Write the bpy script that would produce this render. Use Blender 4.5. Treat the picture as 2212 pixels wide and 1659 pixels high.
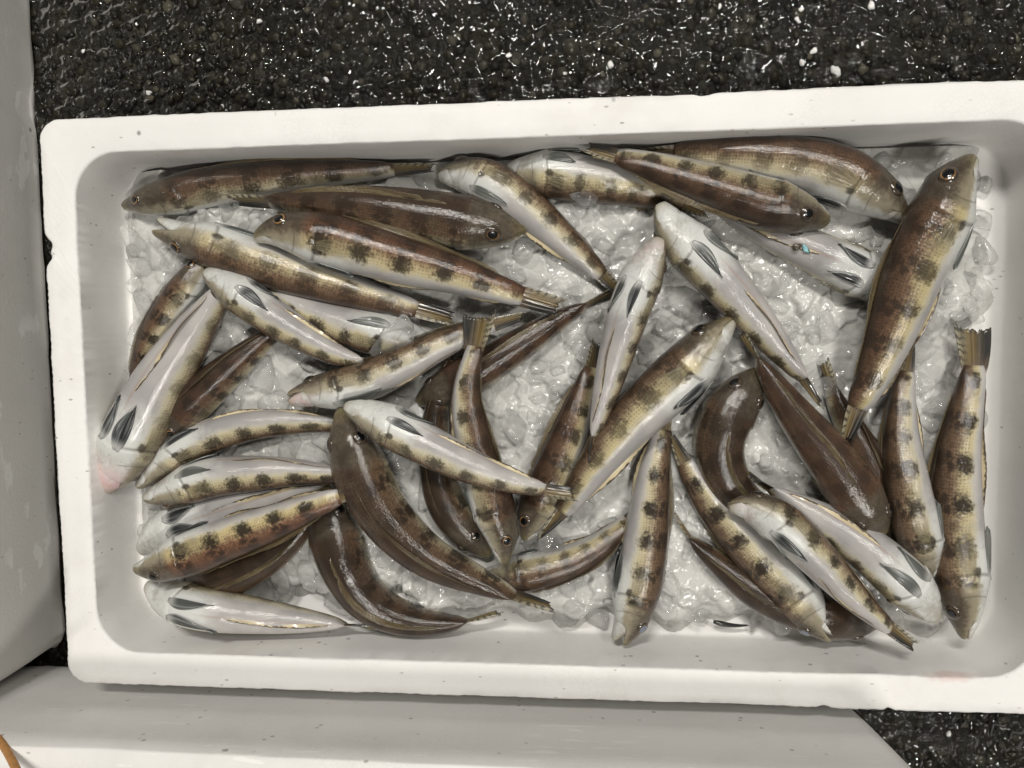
import bpy, bmesh, math, random
import numpy as np
from mathutils import Vector, Matrix

for o in list(bpy.data.objects):
    bpy.data.objects.remove(o)
SC = bpy.context.scene
COL = SC.collection

# ------------------------------------------------------------------ camera
# metres; x along the long side of the box, y along its short side, z = 0 is the top of its rim
CAM = np.array([0.3202, 0.2156, 0.4585])
ROT = (-0.0771, 0.1018, -0.0130)
FPX, PW, PH = 1794.0, 2212.0, 1659.0          # focal length in units of a 2212 x 1659 picture
cd = bpy.data.cameras.new('camera')
cd.sensor_width = 36.0
cd.lens = FPX / PW * 36.0
cd.clip_start = 0.01
cd.clip_end = 50.0
cam = bpy.data.objects.new('camera', cd)
cam.location = CAM
cam.rotation_euler = ROT
COL.objects.link(cam)
SC.camera = cam

# ------------------------------------------------------------------ light
world = bpy.data.worlds.new('World')
SC.world = world
world.use_nodes = True
bg = world.node_tree.nodes['Background']
bg.inputs['Color'].default_value = (1.0, 0.97, 0.91, 1)
bg.inputs['Strength'].default_value = 0.09


def area(name, loc, target, sx, sy, power, col):
    d = bpy.data.lights.new(name, 'AREA')
    d.shape = 'RECTANGLE'
    d.size, d.size_y = sx, sy
    d.energy = power
    d.color = col
    o = bpy.data.objects.new(name, d)
    o.location = loc
    o.rotation_euler = (Vector(target) - Vector(loc)).to_track_quat('-Z', 'Y').to_euler()
    COL.objects.link(o)
    return o


# three fluorescent fittings hanging over the market floor
area('ceiling_light', (0.05, 1.60, 2.20), (0.28, 0.17, 0.0), 0.60, 0.16, 37.0, (1.0, 0.966, 0.905))
area('ceiling_light', (1.15, 1.10, 2.40), (0.28, 0.17, 0.0), 0.60, 0.15, 25.0, (1.0, 0.966, 0.905))
area('ceiling_light', (1.00, -0.95, 2.40), (0.28, 0.17, 0.0), 0.60, 0.14, 31.0, (1.0, 0.966, 0.905))

SC.view_settings.view_transform = 'Standard'
SC.view_settings.look = 'None'
SC.view_settings.exposure = -0.12
SC.view_settings.gamma = 1.0
SC.view_settings.use_curve_mapping = False
SC.render.engine = 'CYCLES'
SC.cycles.use_denoising = True
SC.cycles.max_bounces = 10
SC.cycles.transmission_bounces = 8
SC.cycles.caustics_reflective = False
SC.cycles.caustics_refractive = False


# ------------------------------------------------------------------ helpers
def rotm(a, b, c):
    return np.array(Matrix.Rotation(c, 3, 'Z') @ Matrix.Rotation(b, 3, 'Y') @ Matrix.Rotation(a, 3, 'X'))


CR = rotm(*ROT)


def at(px, py, z):
    """point at height z that the photograph shows at picture position px, py"""
    d = CR @ np.array([(px - PW / 2) / FPX, -(py - PH / 2) / FPX, -1.0])
    s = (z - CAM[2]) / d[2]
    return CAM + d * s


def at_many(P, Z):
    d = np.stack([(P[:, 0] - PW / 2) / FPX, -(P[:, 1] - PH / 2) / FPX, -np.ones(len(P))], 1) @ CR.T
    s = (Z - CAM[2]) / d[:, 2]
    return CAM + d * s[:, None]


def tag(o, label=None, cat=None, group=None, kind=None):
    if label: o['label'] = label
    if cat: o['category'] = cat
    if group: o['group'] = group
    if kind: o['kind'] = kind
    return o


def empty(name, loc):
    o = bpy.data.objects.new(name, None)
    o.empty_display_size = 0.01
    o.location = loc
    COL.objects.link(o)
    return o


def mesh_obj(name, verts, faces, mat, parent=None, loc=None, smooth=True):
    """one mesh object; verts in world metres, stored relative to the parent (or to loc)"""
    v = np.asarray(verts, dtype=float)
    if parent is not None:
        v = v - np.array(parent.location)
    elif loc is not None:
        v = v - np.array(loc)
    me = bpy.data.meshes.new(name)
    me.from_pydata(v.tolist(), [], [tuple(int(i) for i in f) for f in faces])
    if smooth:
        me.polygons.foreach_set('use_smooth', [True] * len(me.polygons))
    if mat: me.materials.append(mat)
    me.update()
    o = bpy.data.objects.new(name, me)
    if parent is not None: o.parent = parent
    elif loc is not None: o.location = loc
    COL.objects.link(o)
    return o


def fattr(o, name, data, typ='FLOAT'):
    a = o.data.attributes.new(name, typ, 'POINT')
    arr = np.asarray(data, dtype=np.float32).ravel()
    a.data.foreach_set('vector' if typ == 'FLOAT_VECTOR' else 'value', arr)


def grid_faces(n, m, wrap=False):
    f = []
    mm = m if wrap else m - 1
    for i in range(n - 1):
        for j in range(mm):
            k = (j + 1) % m
            f.append((i * m + j, i * m + k, (i + 1) * m + k, (i + 1) * m + j))
    return f


# ------------------------------------------------------------------ node helper
class NT:
    def __init__(self, name):
        self.m = bpy.data.materials.new(name)
        self.m.use_nodes = True
        self.t = self.m.node_tree
        self.p = self.t.nodes['Principled BSDF']
        self.out = self.t.nodes['Material Output']

    def n(self, typ, **kw):
        x = self.t.nodes.new('ShaderNode' + typ)
        for k, v in kw.items(): setattr(x, k, v)
        return x

    def put(self, sock, v):
        if hasattr(v, 'is_linked') or isinstance(v, bpy.types.NodeSocket):
            self.t.links.new(v, sock)
        elif isinstance(v, (tuple, list)) and sock.type == 'RGBA' and len(v) == 3:
            sock.default_value = (*v, 1)
        else:
            sock.default_value = v

    def math(self, op, a, b=None, c=None, clamp=False):
        x = self.n('Math', operation=op, use_clamp=clamp)
        for i, v in enumerate((a, b, c)):
            if v is not None: self.put(x.inputs[i], v)
        return x.outputs[0]

    def vmath(self, op, a, b=None):
        x = self.n('VectorMath', operation=op)
        self.put(x.inputs[0], a)
        if b is not None: self.put(x.inputs['Scale' if op == 'SCALE' else 1], b)
        return x.outputs[0]

    def attr(self, name, out='Fac', typ='GEOMETRY'):
        return self.n('Attribute', attribute_name=name, attribute_type=typ).outputs[out]

    def noise(self, vec, scale, detail=2.0, rough=0.5, out=0, dim='3D'):
        x = self.n('TexNoise', noise_dimensions=dim)
        self.put(x.inputs['Vector'], vec)
        x.inputs['Scale'].default_value = scale
        x.inputs['Detail'].default_value = detail
        x.inputs['Roughness'].default_value = rough
        return x.outputs[out]

    def voro(self, vec, scale, feature='F1', rand=1.0, dim='3D', out='Distance'):
        x = self.n('TexVoronoi', feature=feature, voronoi_dimensions=dim)
        self.put(x.inputs['Vector'], vec)
        x.inputs['Scale'].default_value = scale
        x.inputs['Randomness'].default_value = rand
        return x.outputs[out]

    def smooth(self, v, lo, hi, a=0.0, b=1.0):
        x = self.n('MapRange', interpolation_type='SMOOTHSTEP')
        for k, s in (('Value', v), ('From Min', lo), ('From Max', hi), ('To Min', a), ('To Max', b)):
            self.put(x.inputs[k], s)
        return x.outputs[0]

    def mix(self, f, a, b, mode='MIX'):
        x = self.n('Mix', data_type='RGBA', blend_type=mode)
        self.put(x.inputs[0], f)
        self.put(x.inputs[6], a)
        self.put(x.inputs[7], b)
        return x.outputs[2]

    def ramp(self, f, stops, interp='LINEAR'):
        x = self.n('ValToRGB')
        x.color_ramp.interpolation = interp
        e = x.color_ramp.elements
        while len(e) < len(stops): e.new(0.5)
        for i, (p, c) in enumerate(stops):
            e[i].position = p
            e[i].color = (*c, 1) if len(c) == 3 else c
        self.put(x.inputs[0], f)
        return x.outputs[0]

    def xyz(self, x, y, z):
        c = self.n('CombineXYZ')
        for i, v in enumerate((x, y, z)): self.put(c.inputs[i], v)
        return c.outputs[0]

    def sep(self, v):
        c = self.n('SeparateXYZ')
        self.put(c.inputs[0], v)
        return c.outputs

    def bump(self, h, strength, dist, normal=None):
        x = self.n('Bump')
        self.put(x.inputs['Height'], h)
        x.inputs['Strength'].default_value = strength
        x.inputs['Distance'].default_value = dist
        if normal is not None: self.put(x.inputs['Normal'], normal)
        return x.outputs[0]

    def set(self, **kw):
        for k, v in kw.items(): self.put(self.p.inputs[k.replace('_', ' ')], v)

    def coords(self, which='Object'):
        return self.n('TexCoord').outputs[which]


# ------------------------------------------------------------------ materials
def mat_skin():
    m = NT('fish_skin')
    fu, fv = m.attr('fu'), m.attr('fv')
    rest = m.attr('rest', 'Vector')
    seed, red, tone, yel, spot = [m.attr(k, 'Fac', 'OBJECT') for k in ('seed', 'red', 'tone', 'yel', 'spot')]
    sv = m.vmath('ADD', rest, m.xyz(m.math('MULTIPLY', seed, 3.1), m.math('MULTIPLY', seed, 1.7), m.math('MULTIPLY', seed, 0.6)))
    n1 = m.noise(sv, 0.60, 2, 0.5)
    n2 = m.noise(sv, 1.7, 5, 0.65)
    n3 = m.noise(sv, 7.0, 4, 0.7)
    n4 = m.noise(m.vmath('ADD', sv, (7.0, 3.0, 1.0)), 1.1, 3, 0.6)

    def off(n, k): return m.math('MULTIPLY', m.math('SUBTRACT', n, 0.5), k)
    vv = m.math('ADD', m.math('ADD', fv, off(n1, 0.16)), m.math('ADD', off(n2, 0.17), off(n3, 0.10)))
    # flank: brown back, tan side, pale belly
    base = m.ramp(vv, [(0.0, (0.045, 0.029, 0.018)), (0.20, (0.082, 0.052, 0.032)), (0.34, (0.135, 0.088, 0.053)),
                       (0.42, (0.200, 0.140, 0.088)), (0.49, (0.38, 0.320, 0.215)), (0.58, (0.57, 0.525, 0.40)),
                       (0.69, (0.54, 0.52, 0.46)), (1.0, (0.52, 0.50, 0.48))])
    redb = m.ramp(vv, [(0.0, (0.058, 0.029, 0.018)), (0.25, (0.125, 0.058, 0.034)), (0.40, (0.21, 0.105, 0.060)),
                       (0.47, (0.36, 0.255, 0.145)), (0.56, (0.55, 0.46, 0.28)), (0.72, (0.62, 0.60, 0.52)), (1.0, (0.60, 0.58, 0.56))])
    c = m.mix(red, base, redb)
    # yellow wash low on the flank
    yb = m.math('MULTIPLY', m.math('MULTIPLY', m.smooth(m.math('ABSOLUTE', m.math('SUBTRACT', vv, 0.56)), 0.14, 0.0), yel), 0.50, clamp=True)
    c = m.mix(yb, c, (0.54, 0.44, 0.18))
    # white throat and breast, lilac grey further back
    low = m.smooth(vv, 0.60, 0.74)
    lil = m.mix(m.smooth(n1, 0.35, 0.65), (0.36, 0.345, 0.34), (0.47, 0.45, 0.43))
    bel = m.mix(m.smooth(m.math('ADD', fu, off(n2, 0.2)), 0.46, 0.32), lil, (0.66, 0.665, 0.64))
    bel = m.mix(m.smooth(n2, 0.55, 0.80, 0.0, 0.35), bel, (0.36, 0.34, 0.30))
    mid = m.math('MULTIPLY', m.smooth(m.math('ADD', fv, off(n3, 0.03)), 0.975, 1.0), m.smooth(fu, 0.30, 0.45))
    bel = m.mix(m.math('MULTIPLY', mid, 0.45), bel, (0.36, 0.24, 0.19))
    c = m.mix(low, c, bel)
    # stains on throat and jaw
    c = m.mix(m.math('MULTIPLY', m.math('MULTIPLY', m.smooth(n4, 0.44, 0.66), m.smooth(fu, 0.24, 0.10)), 0.55), c, (0.27, 0.235, 0.175))
    # olive smudges that run down on to the belly
    c = m.mix(m.math('MULTIPLY', m.math('MULTIPLY', m.smooth(n4, 0.52, 0.72), m.smooth(fv, 0.80, 0.55)), 0.30), c, (0.15, 0.125, 0.08))
    # pink flush on the throat and jaw of some
    pink = m.math('MULTIPLY', m.math('MULTIPLY', m.smooth(fu, 0.20, 0.06), m.attr('pink', 'Fac', 'OBJECT')), m.smooth(n2, 0.32, 0.60), clamp=True)
    c = m.mix(m.math('MULTIPLY', pink, 0.65), c, (0.58, 0.33, 0.33))
    # head: olive grey with a pale cheek, snout yellowish
    hd = m.math('MULTIPLY', m.smooth(m.math('ADD', fu, off(n2, 0.03)), 0.235, 0.19), m.smooth(vv, 0.72, 0.58))
    hc = m.mix(m.smooth(n2, 0.3, 0.7), (0.062, 0.050, 0.036), (0.125, 0.104, 0.075))
    hc = m.mix(m.smooth(vv, 0.40, 0.58), hc, (0.27, 0.24, 0.175))
    c = m.mix(m.math('MULTIPLY', hd, 0.88), c, hc)
    c = m.mix(m.math('MULTIPLY', m.smooth(fu, 0.075, 0.01), 0.55), c, (0.24, 0.20, 0.095))
    # creases of jaw, throat and cheek
    cr = m.math('MULTIPLY', m.smooth(m.math('ABSOLUTE', m.math('SUBTRACT', n2, 0.5)), 0.030, 0.0), m.smooth(fu, 0.26, 0.18))
    c = m.mix(m.math('MULTIPLY', m.math('MULTIPLY', cr, m.smooth(fv, 0.45, 0.65)), 0.22), c, (0.17, 0.14, 0.11))
    # darker rear edge of the gill cover
    ug = m.math('MULTIPLY_ADD', m.math('COSINE', m.math('MULTIPLY', m.math('SUBTRACT', m.math('MULTIPLY', fv, math.pi), 1.75), 1.6)), 0.022, 0.243)
    ge = m.math('MULTIPLY', m.smooth(m.math('ABSOLUTE', m.math('SUBTRACT', fu, ug)), 0.011, 0.0), m.math('MULTIPLY', m.smooth(fv, 0.26, 0.36), m.smooth(fv, 0.92, 0.76)))
    c = m.mix(m.math('MULTIPLY', ge, 0.55), c, (0.060, 0.046, 0.034))
    # line of the cheek plate and of the mouth
    pr = m.math('MULTIPLY_ADD', m.math('COSINE', m.math('MULTIPLY', m.math('SUBTRACT', m.math('MULTIPLY', fv, math.pi), 1.75), 1.9)), 0.020, 0.165)
    pe = m.math('MULTIPLY', m.smooth(m.math('ABSOLUTE', m.math('SUBTRACT', fu, pr)), 0.006, 0.0), m.math('MULTIPLY', m.smooth(fv, 0.36, 0.44), m.smooth(fv, 0.86, 0.74)))
    c = m.mix(m.math('MULTIPLY', pe, 0.45), c, (0.075, 0.06, 0.045))
    mo = m.math('MULTIPLY', m.smooth(m.math('ABSOLUTE', m.math('SUBTRACT', fv, 0.605)), 0.035, 0.0), m.smooth(fu, 0.095, 0.075))
    c = m.mix(m.math('MULTIPLY', mo, 0.75), c, (0.05, 0.035, 0.028))
    # row of dark blotches on the flank, smaller ones above
    jit = m.math('ADD', off(n1, 0.05), m.math('MULTIPLY', seed, 0.031))
    fr = m.math('FRACT', m.math('MULTIPLY', m.math('ADD', m.math('ADD', fu, jit), -0.15), 6.9))
    du = m.math('SUBTRACT', fr, 0.5)
    rag = m.math('ADD', off(n2, 1.8), off(n3, 2.4))

    def blot(cu, cv, ru, rv):
        a = m.math('DIVIDE', m.math('SUBTRACT', du, cu), ru)
        b = m.math('DIVIDE', m.math('SUBTRACT', fv, cv), rv)
        e = m.math('SQRT', m.math('ADD', m.math('MULTIPLY', a, a), m.math('MULTIPLY', b, b)))
        return m.smooth(m.math('ADD', e, rag), 1.60, 0.50)
    body = m.math('MULTIPLY', m.smooth(fu, 0.20, 0.235), m.smooth(fu, 1.0, 0.97))
    vary = m.smooth(n4, 0.25, 0.45, 0.60, 1.0)
    b1 = m.math('MULTIPLY', m.math('MULTIPLY', blot(0.0, 0.515, 0.235, 0.108), body), vary)
    b2 = m.math('MULTIPLY', m.math('MAXIMUM', blot(-0.10, 0.36, 0.13, 0.050), blot(0.13, 0.31, 0.12, 0.055)), body)
    b3 = m.math('MULTIPLY', m.math('MULTIPLY', blot(0.02, 0.18, 0.24, 0.11), 0.75), body)
    bl = m.math('MULTIPLY', m.math('MAXIMUM', m.math('MAXIMUM', b1, m.math('MULTIPLY', b2, 0.85)), b3), spot, clamp=True)
    c = m.mix(m.math('MULTIPLY', bl, 0.95), c, (0.016, 0.011, 0.008))
    # spot at the root of the breast fin
    a = m.math('DIVIDE', m.math('SUBTRACT', fu, 0.272), 0.020)
    b = m.math('DIVIDE', m.math('SUBTRACT', fv, 0.63), 0.05)
    e = m.math('SQRT', m.math('ADD', m.math('MULTIPLY', a, a), m.math('MULTIPLY', b, b)))
    c = m.mix(m.math('MULTIPLY', m.smooth(m.math('ADD', e, m.math('MULTIPLY', rag, 0.4)), 1.3, 0.6), 0.85), c, (0.035, 0.028, 0.018))
    # fine mottling
    c = m.mix(m.math('MULTIPLY', m.math('MULTIPLY', m.smooth(n3, 0.60, 0.38), m.smooth(fv, 0.56, 0.40)), 0.42), c, (0.045, 0.032, 0.022))
    # scales in staggered rows
    a = m.math('ADD', m.math('MULTIPLY', fu, 84.0 * math.pi), off(n2, 9.0))
    b = m.math('ADD', m.math('MULTIPLY', fv, 26.0 * math.pi), off(n4, 8.0))
    lat = m.math('MULTIPLY', m.math('COSINE', m.math('ADD', a, b)), m.math('COSINE', m.math('SUBTRACT', a, b)))
    lat = m.math('MULTIPLY_ADD', lat, 0.5, 0.5)
    onb = m.math('MULTIPLY', m.smooth(fu, 0.20, 0.27), m.smooth(fv, 0.95, 0.6, 0.45, 1.0))
    c = m.mix(m.math('MULTIPLY', m.math('MULTIPLY', m.smooth(lat, 0.45, 0.15), m.math('MULTIPLY', onb, m.smooth(fv, 0.66, 0.50))), 0.40), c, (0.02, 0.014, 0.010))
    c = m.mix(1.0, c, m.xyz(tone, tone, tone), 'MULTIPLY')
    m.set(Base_Color=c, Roughness=0.55, Specular_IOR_Level=0.12, Coat_Weight=1.0, Coat_Roughness=0.05, Coat_IOR=1.50)
    fine = m.noise(rest, 14.0, 3, 0.6)
    nb = m.bump(n3, 0.25, 0.0009)
    nb2 = m.bump(m.math('MULTIPLY', lat, onb), 0.11, 0.0005)
    nb2 = m.bump(fine, 0.21, 0.0010, nb2)
    m.set(Normal=nb, Coat_Normal=nb2)
    return m.m


def mat_jaw():
    m = NT('fish_jaw')
    co = m.coords()
    n = m.noise(co, 180, 3)
    c = m.ramp(n, [(0.3, (0.30, 0.27, 0.20)), (0.5, (0.52, 0.49, 0.43)), (0.72, (0.60, 0.50, 0.46))])
    m.set(Base_Color=c, Roughness=0.35, Coat_Weight=0.7, Coat_Roughness=0.1, Normal=m.bump(n, 0.3, 0.0006))
    return m.m


def mat_eye(name, pupil, iris):
    m = NT(name)
    r = m.attr('er')
    n = m.noise(m.coords(), 900, 2)
    c = m.ramp(m.math('ADD', r, m.math('MULTIPLY', m.math('SUBTRACT', n, 0.5), 0.08)),
               [(0.0, pupil), (0.58, pupil), (0.63, iris), (0.72, tuple(x * 0.7 for x in iris)), (0.80, (0.045, 0.032, 0.022)), (1.0, (0.06, 0.048, 0.035))])
    part = m.math('MULTIPLY', m.smooth(m.noise(m.coords(), 170, 2), 0.46, 0.58), m.smooth(r, 0.56, 0.62))
    c = m.mix(m.math('MULTIPLY', part, 0.85), c, (0.045, 0.034, 0.025))
    m.set(Base_Color=c, Roughness=0.2, Coat_Weight=1.0, Coat_Roughness=0.03)
    return m.m


def mat_fin(name, kind):
    m = NT(name)
    s, t = m.attr('fs'), m.attr('ft')          # along the rays 0..1, across the rays 0..1
    seed = m.attr('seed', 'Fac', 'OBJECT')
    n = m.noise(m.xyz(m.math('MULTIPLY', s, 3.0), m.math('MULTIPLY', t, 5.0), seed), 1.6, 3)
    ray = m.math('ABSOLUTE', m.math('SINE', m.math('MULTIPLY', t, {'caudal': 38.0, 'median': 120.0, 'pelvic': 17.0, 'breast': 30.0}[kind])))
    alpha = 0.96
    if kind == 'caudal':
        tn = m.math('ADD', m.math('SUBTRACT', 1.0, t), m.math('MULTIPLY', m.math('SUBTRACT', n, 0.5), 0.25))
        c = m.ramp(tn, [(0.0, (0.40, 0.37, 0.27)), (0.16, (0.27, 0.23, 0.14)), (0.32, (0.19, 0.135, 0.050)), (0.50, (0.14, 0.098, 0.040)),
                        (0.64, (0.070, 0.056, 0.037)), (0.80, (0.032, 0.031, 0.028)), (1.0, (0.025, 0.025, 0.024))])
        dash = m.math('MULTIPLY', m.smooth(m.math('SINE', m.math('ADD', m.math('MULTIPLY', s, 44.0), m.math('MULTIPLY', n, 9.0))), 0.1, 0.7), m.smooth(tn, 0.34, 0.10))
        c = m.mix(m.math('MULTIPLY', dash, 0.85), c, (0.035, 0.028, 0.02))
        c = m.mix(m.smooth(m.math('ADD', s, m.math('MULTIPLY', m.math('SUBTRACT', n, 0.5), 0.5)), 0.60, 0.05), c, (0.13, 0.095, 0.062))
        c = m.mix(m.math('MULTIPLY', m.smooth(s, 0.86, 1.0), m.smooth(n, 0.62, 0.4)), c, (0.05, 0.04, 0.03))
        alpha = m.smooth(m.math('MULTIPLY', m.smooth(tn, 0.60, 0.15), m.smooth(s, 0.2, 0.9)), 0.0, 1.0, 0.95, 0.66)
        alpha = m.math('MULTIPLY', alpha, m.smooth(s, 0.02, 0.30))
    elif kind == 'median':
        c = m.mix(m.smooth(n, 0.35, 0.62), (0.115, 0.078, 0.042), (0.21, 0.17, 0.095))
        c = m.mix(m.math('MULTIPLY', m.smooth(n, 0.58, 0.64), m.smooth(s, 0.7, 0.2)), c, (0.022, 0.016, 0.012))
        alpha = m.smooth(s, 0.1, 1.0, 0.85, 0.45)
    elif kind == 'pelvic':
        st = m.noise(m.xyz(m.math('MULTIPLY', s, 1.6), m.math('MULTIPLY', t, 9.0), seed), 1.0, 3, 0.6)
        ed = m.math('MULTIPLY', m.math('ABSOLUTE', m.math('SUBTRACT', t, 0.45)), 0.55)
        c = m.ramp(m.math('ADD', st, ed), [(0.46, (0.014, 0.015, 0.016)), (0.64, (0.035, 0.038, 0.039)), (0.76, (0.15, 0.16, 0.16)), (0.92, (0.38, 0.39, 0.38))])
        rnd = m.n('ObjectInfo').outputs['Random']
        c = m.mix(m.smooth(rnd, 0.25, 1.0, 0.0, 0.65), c, (0.24, 0.255, 0.235))
        c = m.mix(m.smooth(s, 0.30, 0.02), c, (0.52, 0.52, 0.50))
        alpha = m.smooth(rnd, 0.2, 1.0, 0.95, 0.70)
    else:
        c = m.mix(m.smooth(n, 0.4, 0.7), (0.22, 0.18, 0.10), (0.42, 0.37, 0.24))
        alpha = m.smooth(m.math('ADD', s, m.math('MULTIPLY', ray, -0.25)), 0.0, 0.9, 0.24, 0.08)
    c = m.mix(m.math('MULTIPLY', m.smooth(ray, 0.35, 0.05), 0.14 if kind == 'median' else 0.30), c, (0.03, 0.026, 0.02))
    m.set(Base_Color=c, Roughness=0.32, Coat_Weight=0.6, Coat_Roughness=0.1, Alpha=alpha, Normal=m.bump(ray, 0.35, 0.0003))
    return m.m


def mat_anal():
    m = NT('anal_fin')
    s, t = m.attr('fs'), m.attr('ft')
    n = m.noise(m.xyz(s, m.math('MULTIPLY', t, 14.0), m.attr('seed', 'Fac', 'OBJECT')), 1.4, 3)
    c = m.mix(m.smooth(m.math('ADD', s, m.math('SUBTRACT', n, 0.5)), 0.65, 0.85), (0.62, 0.53, 0.34), (0.09, 0.065, 0.04))
    m.set(Base_Color=c, Roughness=0.35, Coat_Weight=0.6, Coat_Roughness=0.1)
    return m.m


def mat_foam(name, dirt=0.5, seed=0.0, scuff=0.0, stain=None, grain=(9.0, 1.3, 3.0)):
    m = NT(name)
    co = m.vmath('ADD', m.coords(), (seed, seed * 0.7, seed * 0.3))
    edge = m.voro(co, 330.0, 'DISTANCE_TO_EDGE')
    n = m.noise(co, 9.0, 4, 0.6)
    f = m.noise(co, 60.0, 3, 0.6)
    c = m.mix(m.smooth(n, 0.35, 0.7), (0.80, 0.788, 0.768), (0.86, 0.848, 0.828))
    patch = m.smooth(m.noise(co, 16.0, 2), 0.50, 0.66)
    c = m.mix(m.math('MULTIPLY', m.math('MULTIPLY', m.smooth(edge, 0.10, 0.0), patch), 0.12), c, (0.45, 0.43, 0.40))
    # specks and smears of dirt
    sp = m.voro(co, 34.0, 'F1', 1.0)
    spk = m.math('MULTIPLY', m.smooth(m.math('ADD', sp, m.math('MULTIPLY', m.math('SUBTRACT', f, 0.5), 0.12)), 0.085, 0.05), m.smooth(f, 0.44, 0.56))
    spk = m.math('MULTIPLY', spk, m.smooth(m.noise(co, 13.0, 2), 0.42, 0.56))
    c = m.mix(m.math('MULTIPLY', spk, dirt), c, (0.07, 0.06, 0.05))
    sp2 = m.voro(m.vmath('MULTIPLY', co, (1.0, 2.2, 1.0)), 90.0, 'F1', 1.0)
    spk2 = m.math('MULTIPLY', m.smooth(sp2, 0.15, 0.07), m.smooth(m.noise(co, 30.0, 2), 0.48, 0.62))
    c = m.mix(m.math('MULTIPLY', spk2, dirt * 0.8), c, (0.16, 0.14, 0.12))
    sm = m.smooth(m.noise(co, 7.0, 5, 0.7), 0.52, 0.74)
    c = m.mix(m.math('MULTIPLY', sm, 0.30 * dirt), c, (0.46, 0.43, 0.38))
    if scuff:
        st = m.noise(m.vmath('MULTIPLY', co, grain), 22.0, 3, 0.6)
        k = m.math('MULTIPLY', m.smooth(st, 0.60, 0.64), m.smooth(m.noise(co, 13.0, 1), 0.47, 0.58))
        c = m.mix(scuff, c, (0.56, 0.545, 0.48))
        c = m.mix(k, c, (0.88, 0.87, 0.84))
    if stain:
        d = m.vmath('MULTIPLY', m.vmath('SUBTRACT', m.coords(), stain), (70.0, 260.0, 150.0))
        x = m.n('VectorMath', operation='LENGTH')
        m.put(x.inputs[0], d)
        k = m.smooth(m.math('ADD', x.outputs['Value'], m.math('MULTIPLY', m.math('SUBTRACT', f, 0.5), 2.6)), 1.2, 0.3)
        c = m.mix(m.math('MULTIPLY', k, 0.30), c, (0.60, 0.26, 0.20))
    h = m.math('ADD', m.math('MULTIPLY', m.math('MINIMUM', edge, 0.16), 0.8), m.math('MULTIPLY', f, 0.35))
    m.set(Base_Color=c, Roughness=0.55, Specular_IOR_Level=0.3, Normal=m.bump(h, 0.22, 0.0010))
    return m.m


def mat_ice(name, trans, base, rough, alpha=1.0, unit=False):
    m = NT(name)
    co = m.coords()
    inf = m.n('ObjectInfo').outputs['Random']
    co = m.vmath('ADD', co, m.xyz(m.math('MULTIPLY', inf, 7.0), m.math('MULTIPLY', inf, 3.0), 0.0))
    sc = 0.009 if unit else 1.0                              # lumps are unit meshes scaled down
    n = m.noise(co, 170.0 * sc, 4, 0.6)
    n2 = m.noise(co, 620.0 * sc, 3, 0.6)
    n3 = m.noise(co, 70.0 * sc, 3, 0.55)
    cell = m.voro(co, 95.0 * sc, 'F1', out='Color')
    edge = m.voro(co, 95.0 * sc, 'DISTANCE_TO_EDGE')
    tone = m.math('ADD', m.math('MULTIPLY', n3, 0.6), m.math('MULTIPLY', m.sep(cell)[0], 0.4))
    c = m.mix(m.smooth(tone, 0.30, 0.70), tuple(x * 0.88 for x in base), tuple(min(1.0, x * 1.14) for x in base))
    c = m.mix(m.math('MULTIPLY', m.smooth(n2, 0.60, 0.72), 0.40), c, (0.78, 0.78, 0.77))
    c = m.mix(m.math('MULTIPLY', m.smooth(edge, 0.035, 0.0), 0.15), c, tuple(x * 0.6 for x in base))  # shade of the crevices between ice pieces, put into the colour
    tilt = m.math('MULTIPLY', m.sep(cell)[1], 0.0)
    h = m.math('ADD', m.math('ADD', m.math('MULTIPLY', n, 0.8), m.math('MULTIPLY', n2, 0.16)), m.math('ADD', m.math('MULTIPLY', m.math('MINIMUM', edge, 0.10), 2.2), tilt))
    b = m.bump(h, 0.16, 0.0022)
    m.set(Base_Color=c, Roughness=m.smooth(n3, 0.3, 0.7, rough * 0.5, rough * 1.6), IOR=1.31,
          Transmission_Weight=trans, Normal=b, Coat_Weight=0.7, Coat_Roughness=0.035, Coat_IOR=1.33, Coat_Normal=b)
    if alpha < 1.0:
        lw = m.n('LayerWeight')
        lw.inputs['Blend'].default_value = 0.45
        m.set(Alpha=m.math('ADD', m.smooth(n3, 0.30, 0.70, alpha * 0.6, alpha * 1.2), m.math('MULTIPLY', lw.outputs['Facing'], 0.55), clamp=True))
    return m.m


def mat_ground():
    m = NT('wet_ground')
    co = m.coords()
    n = m.noise(co, 26.0, 4, 0.6)
    v = m.voro(co, 210.0, 'F1')
    g = m.noise(co, 420.0, 3, 0.65)
    cc = m.voro(co, 210.0, 'F1', out='Color')
    c = m.mix(m.smooth(n, 0.35, 0.7), (0.0035, 0.0030, 0.0014), (0.0095, 0.0080, 0.0032))
    c = m.mix(m.math('MULTIPLY', m.smooth(m.sep(cc)[0], 0.84, 0.97), 0.5), c, (0.045, 0.042, 0.030))
    h = m.math('ADD', m.math('MULTIPLY', v, -0.8), m.math('MULTIPLY', g, 0.5))
    b = m.bump(h, 0.8, 0.0028)
    film = m.bump(m.noise(co, 150.0, 2, 0.5), 1.0, 0.006)
    m.set(Base_Color=c, Roughness=0.55, Specular_IOR_Level=0.15, Normal=b, Coat_Weight=0.3, Coat_Roughness=0.035, Coat_IOR=1.33, Coat_Normal=film)
    return m.m


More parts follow.
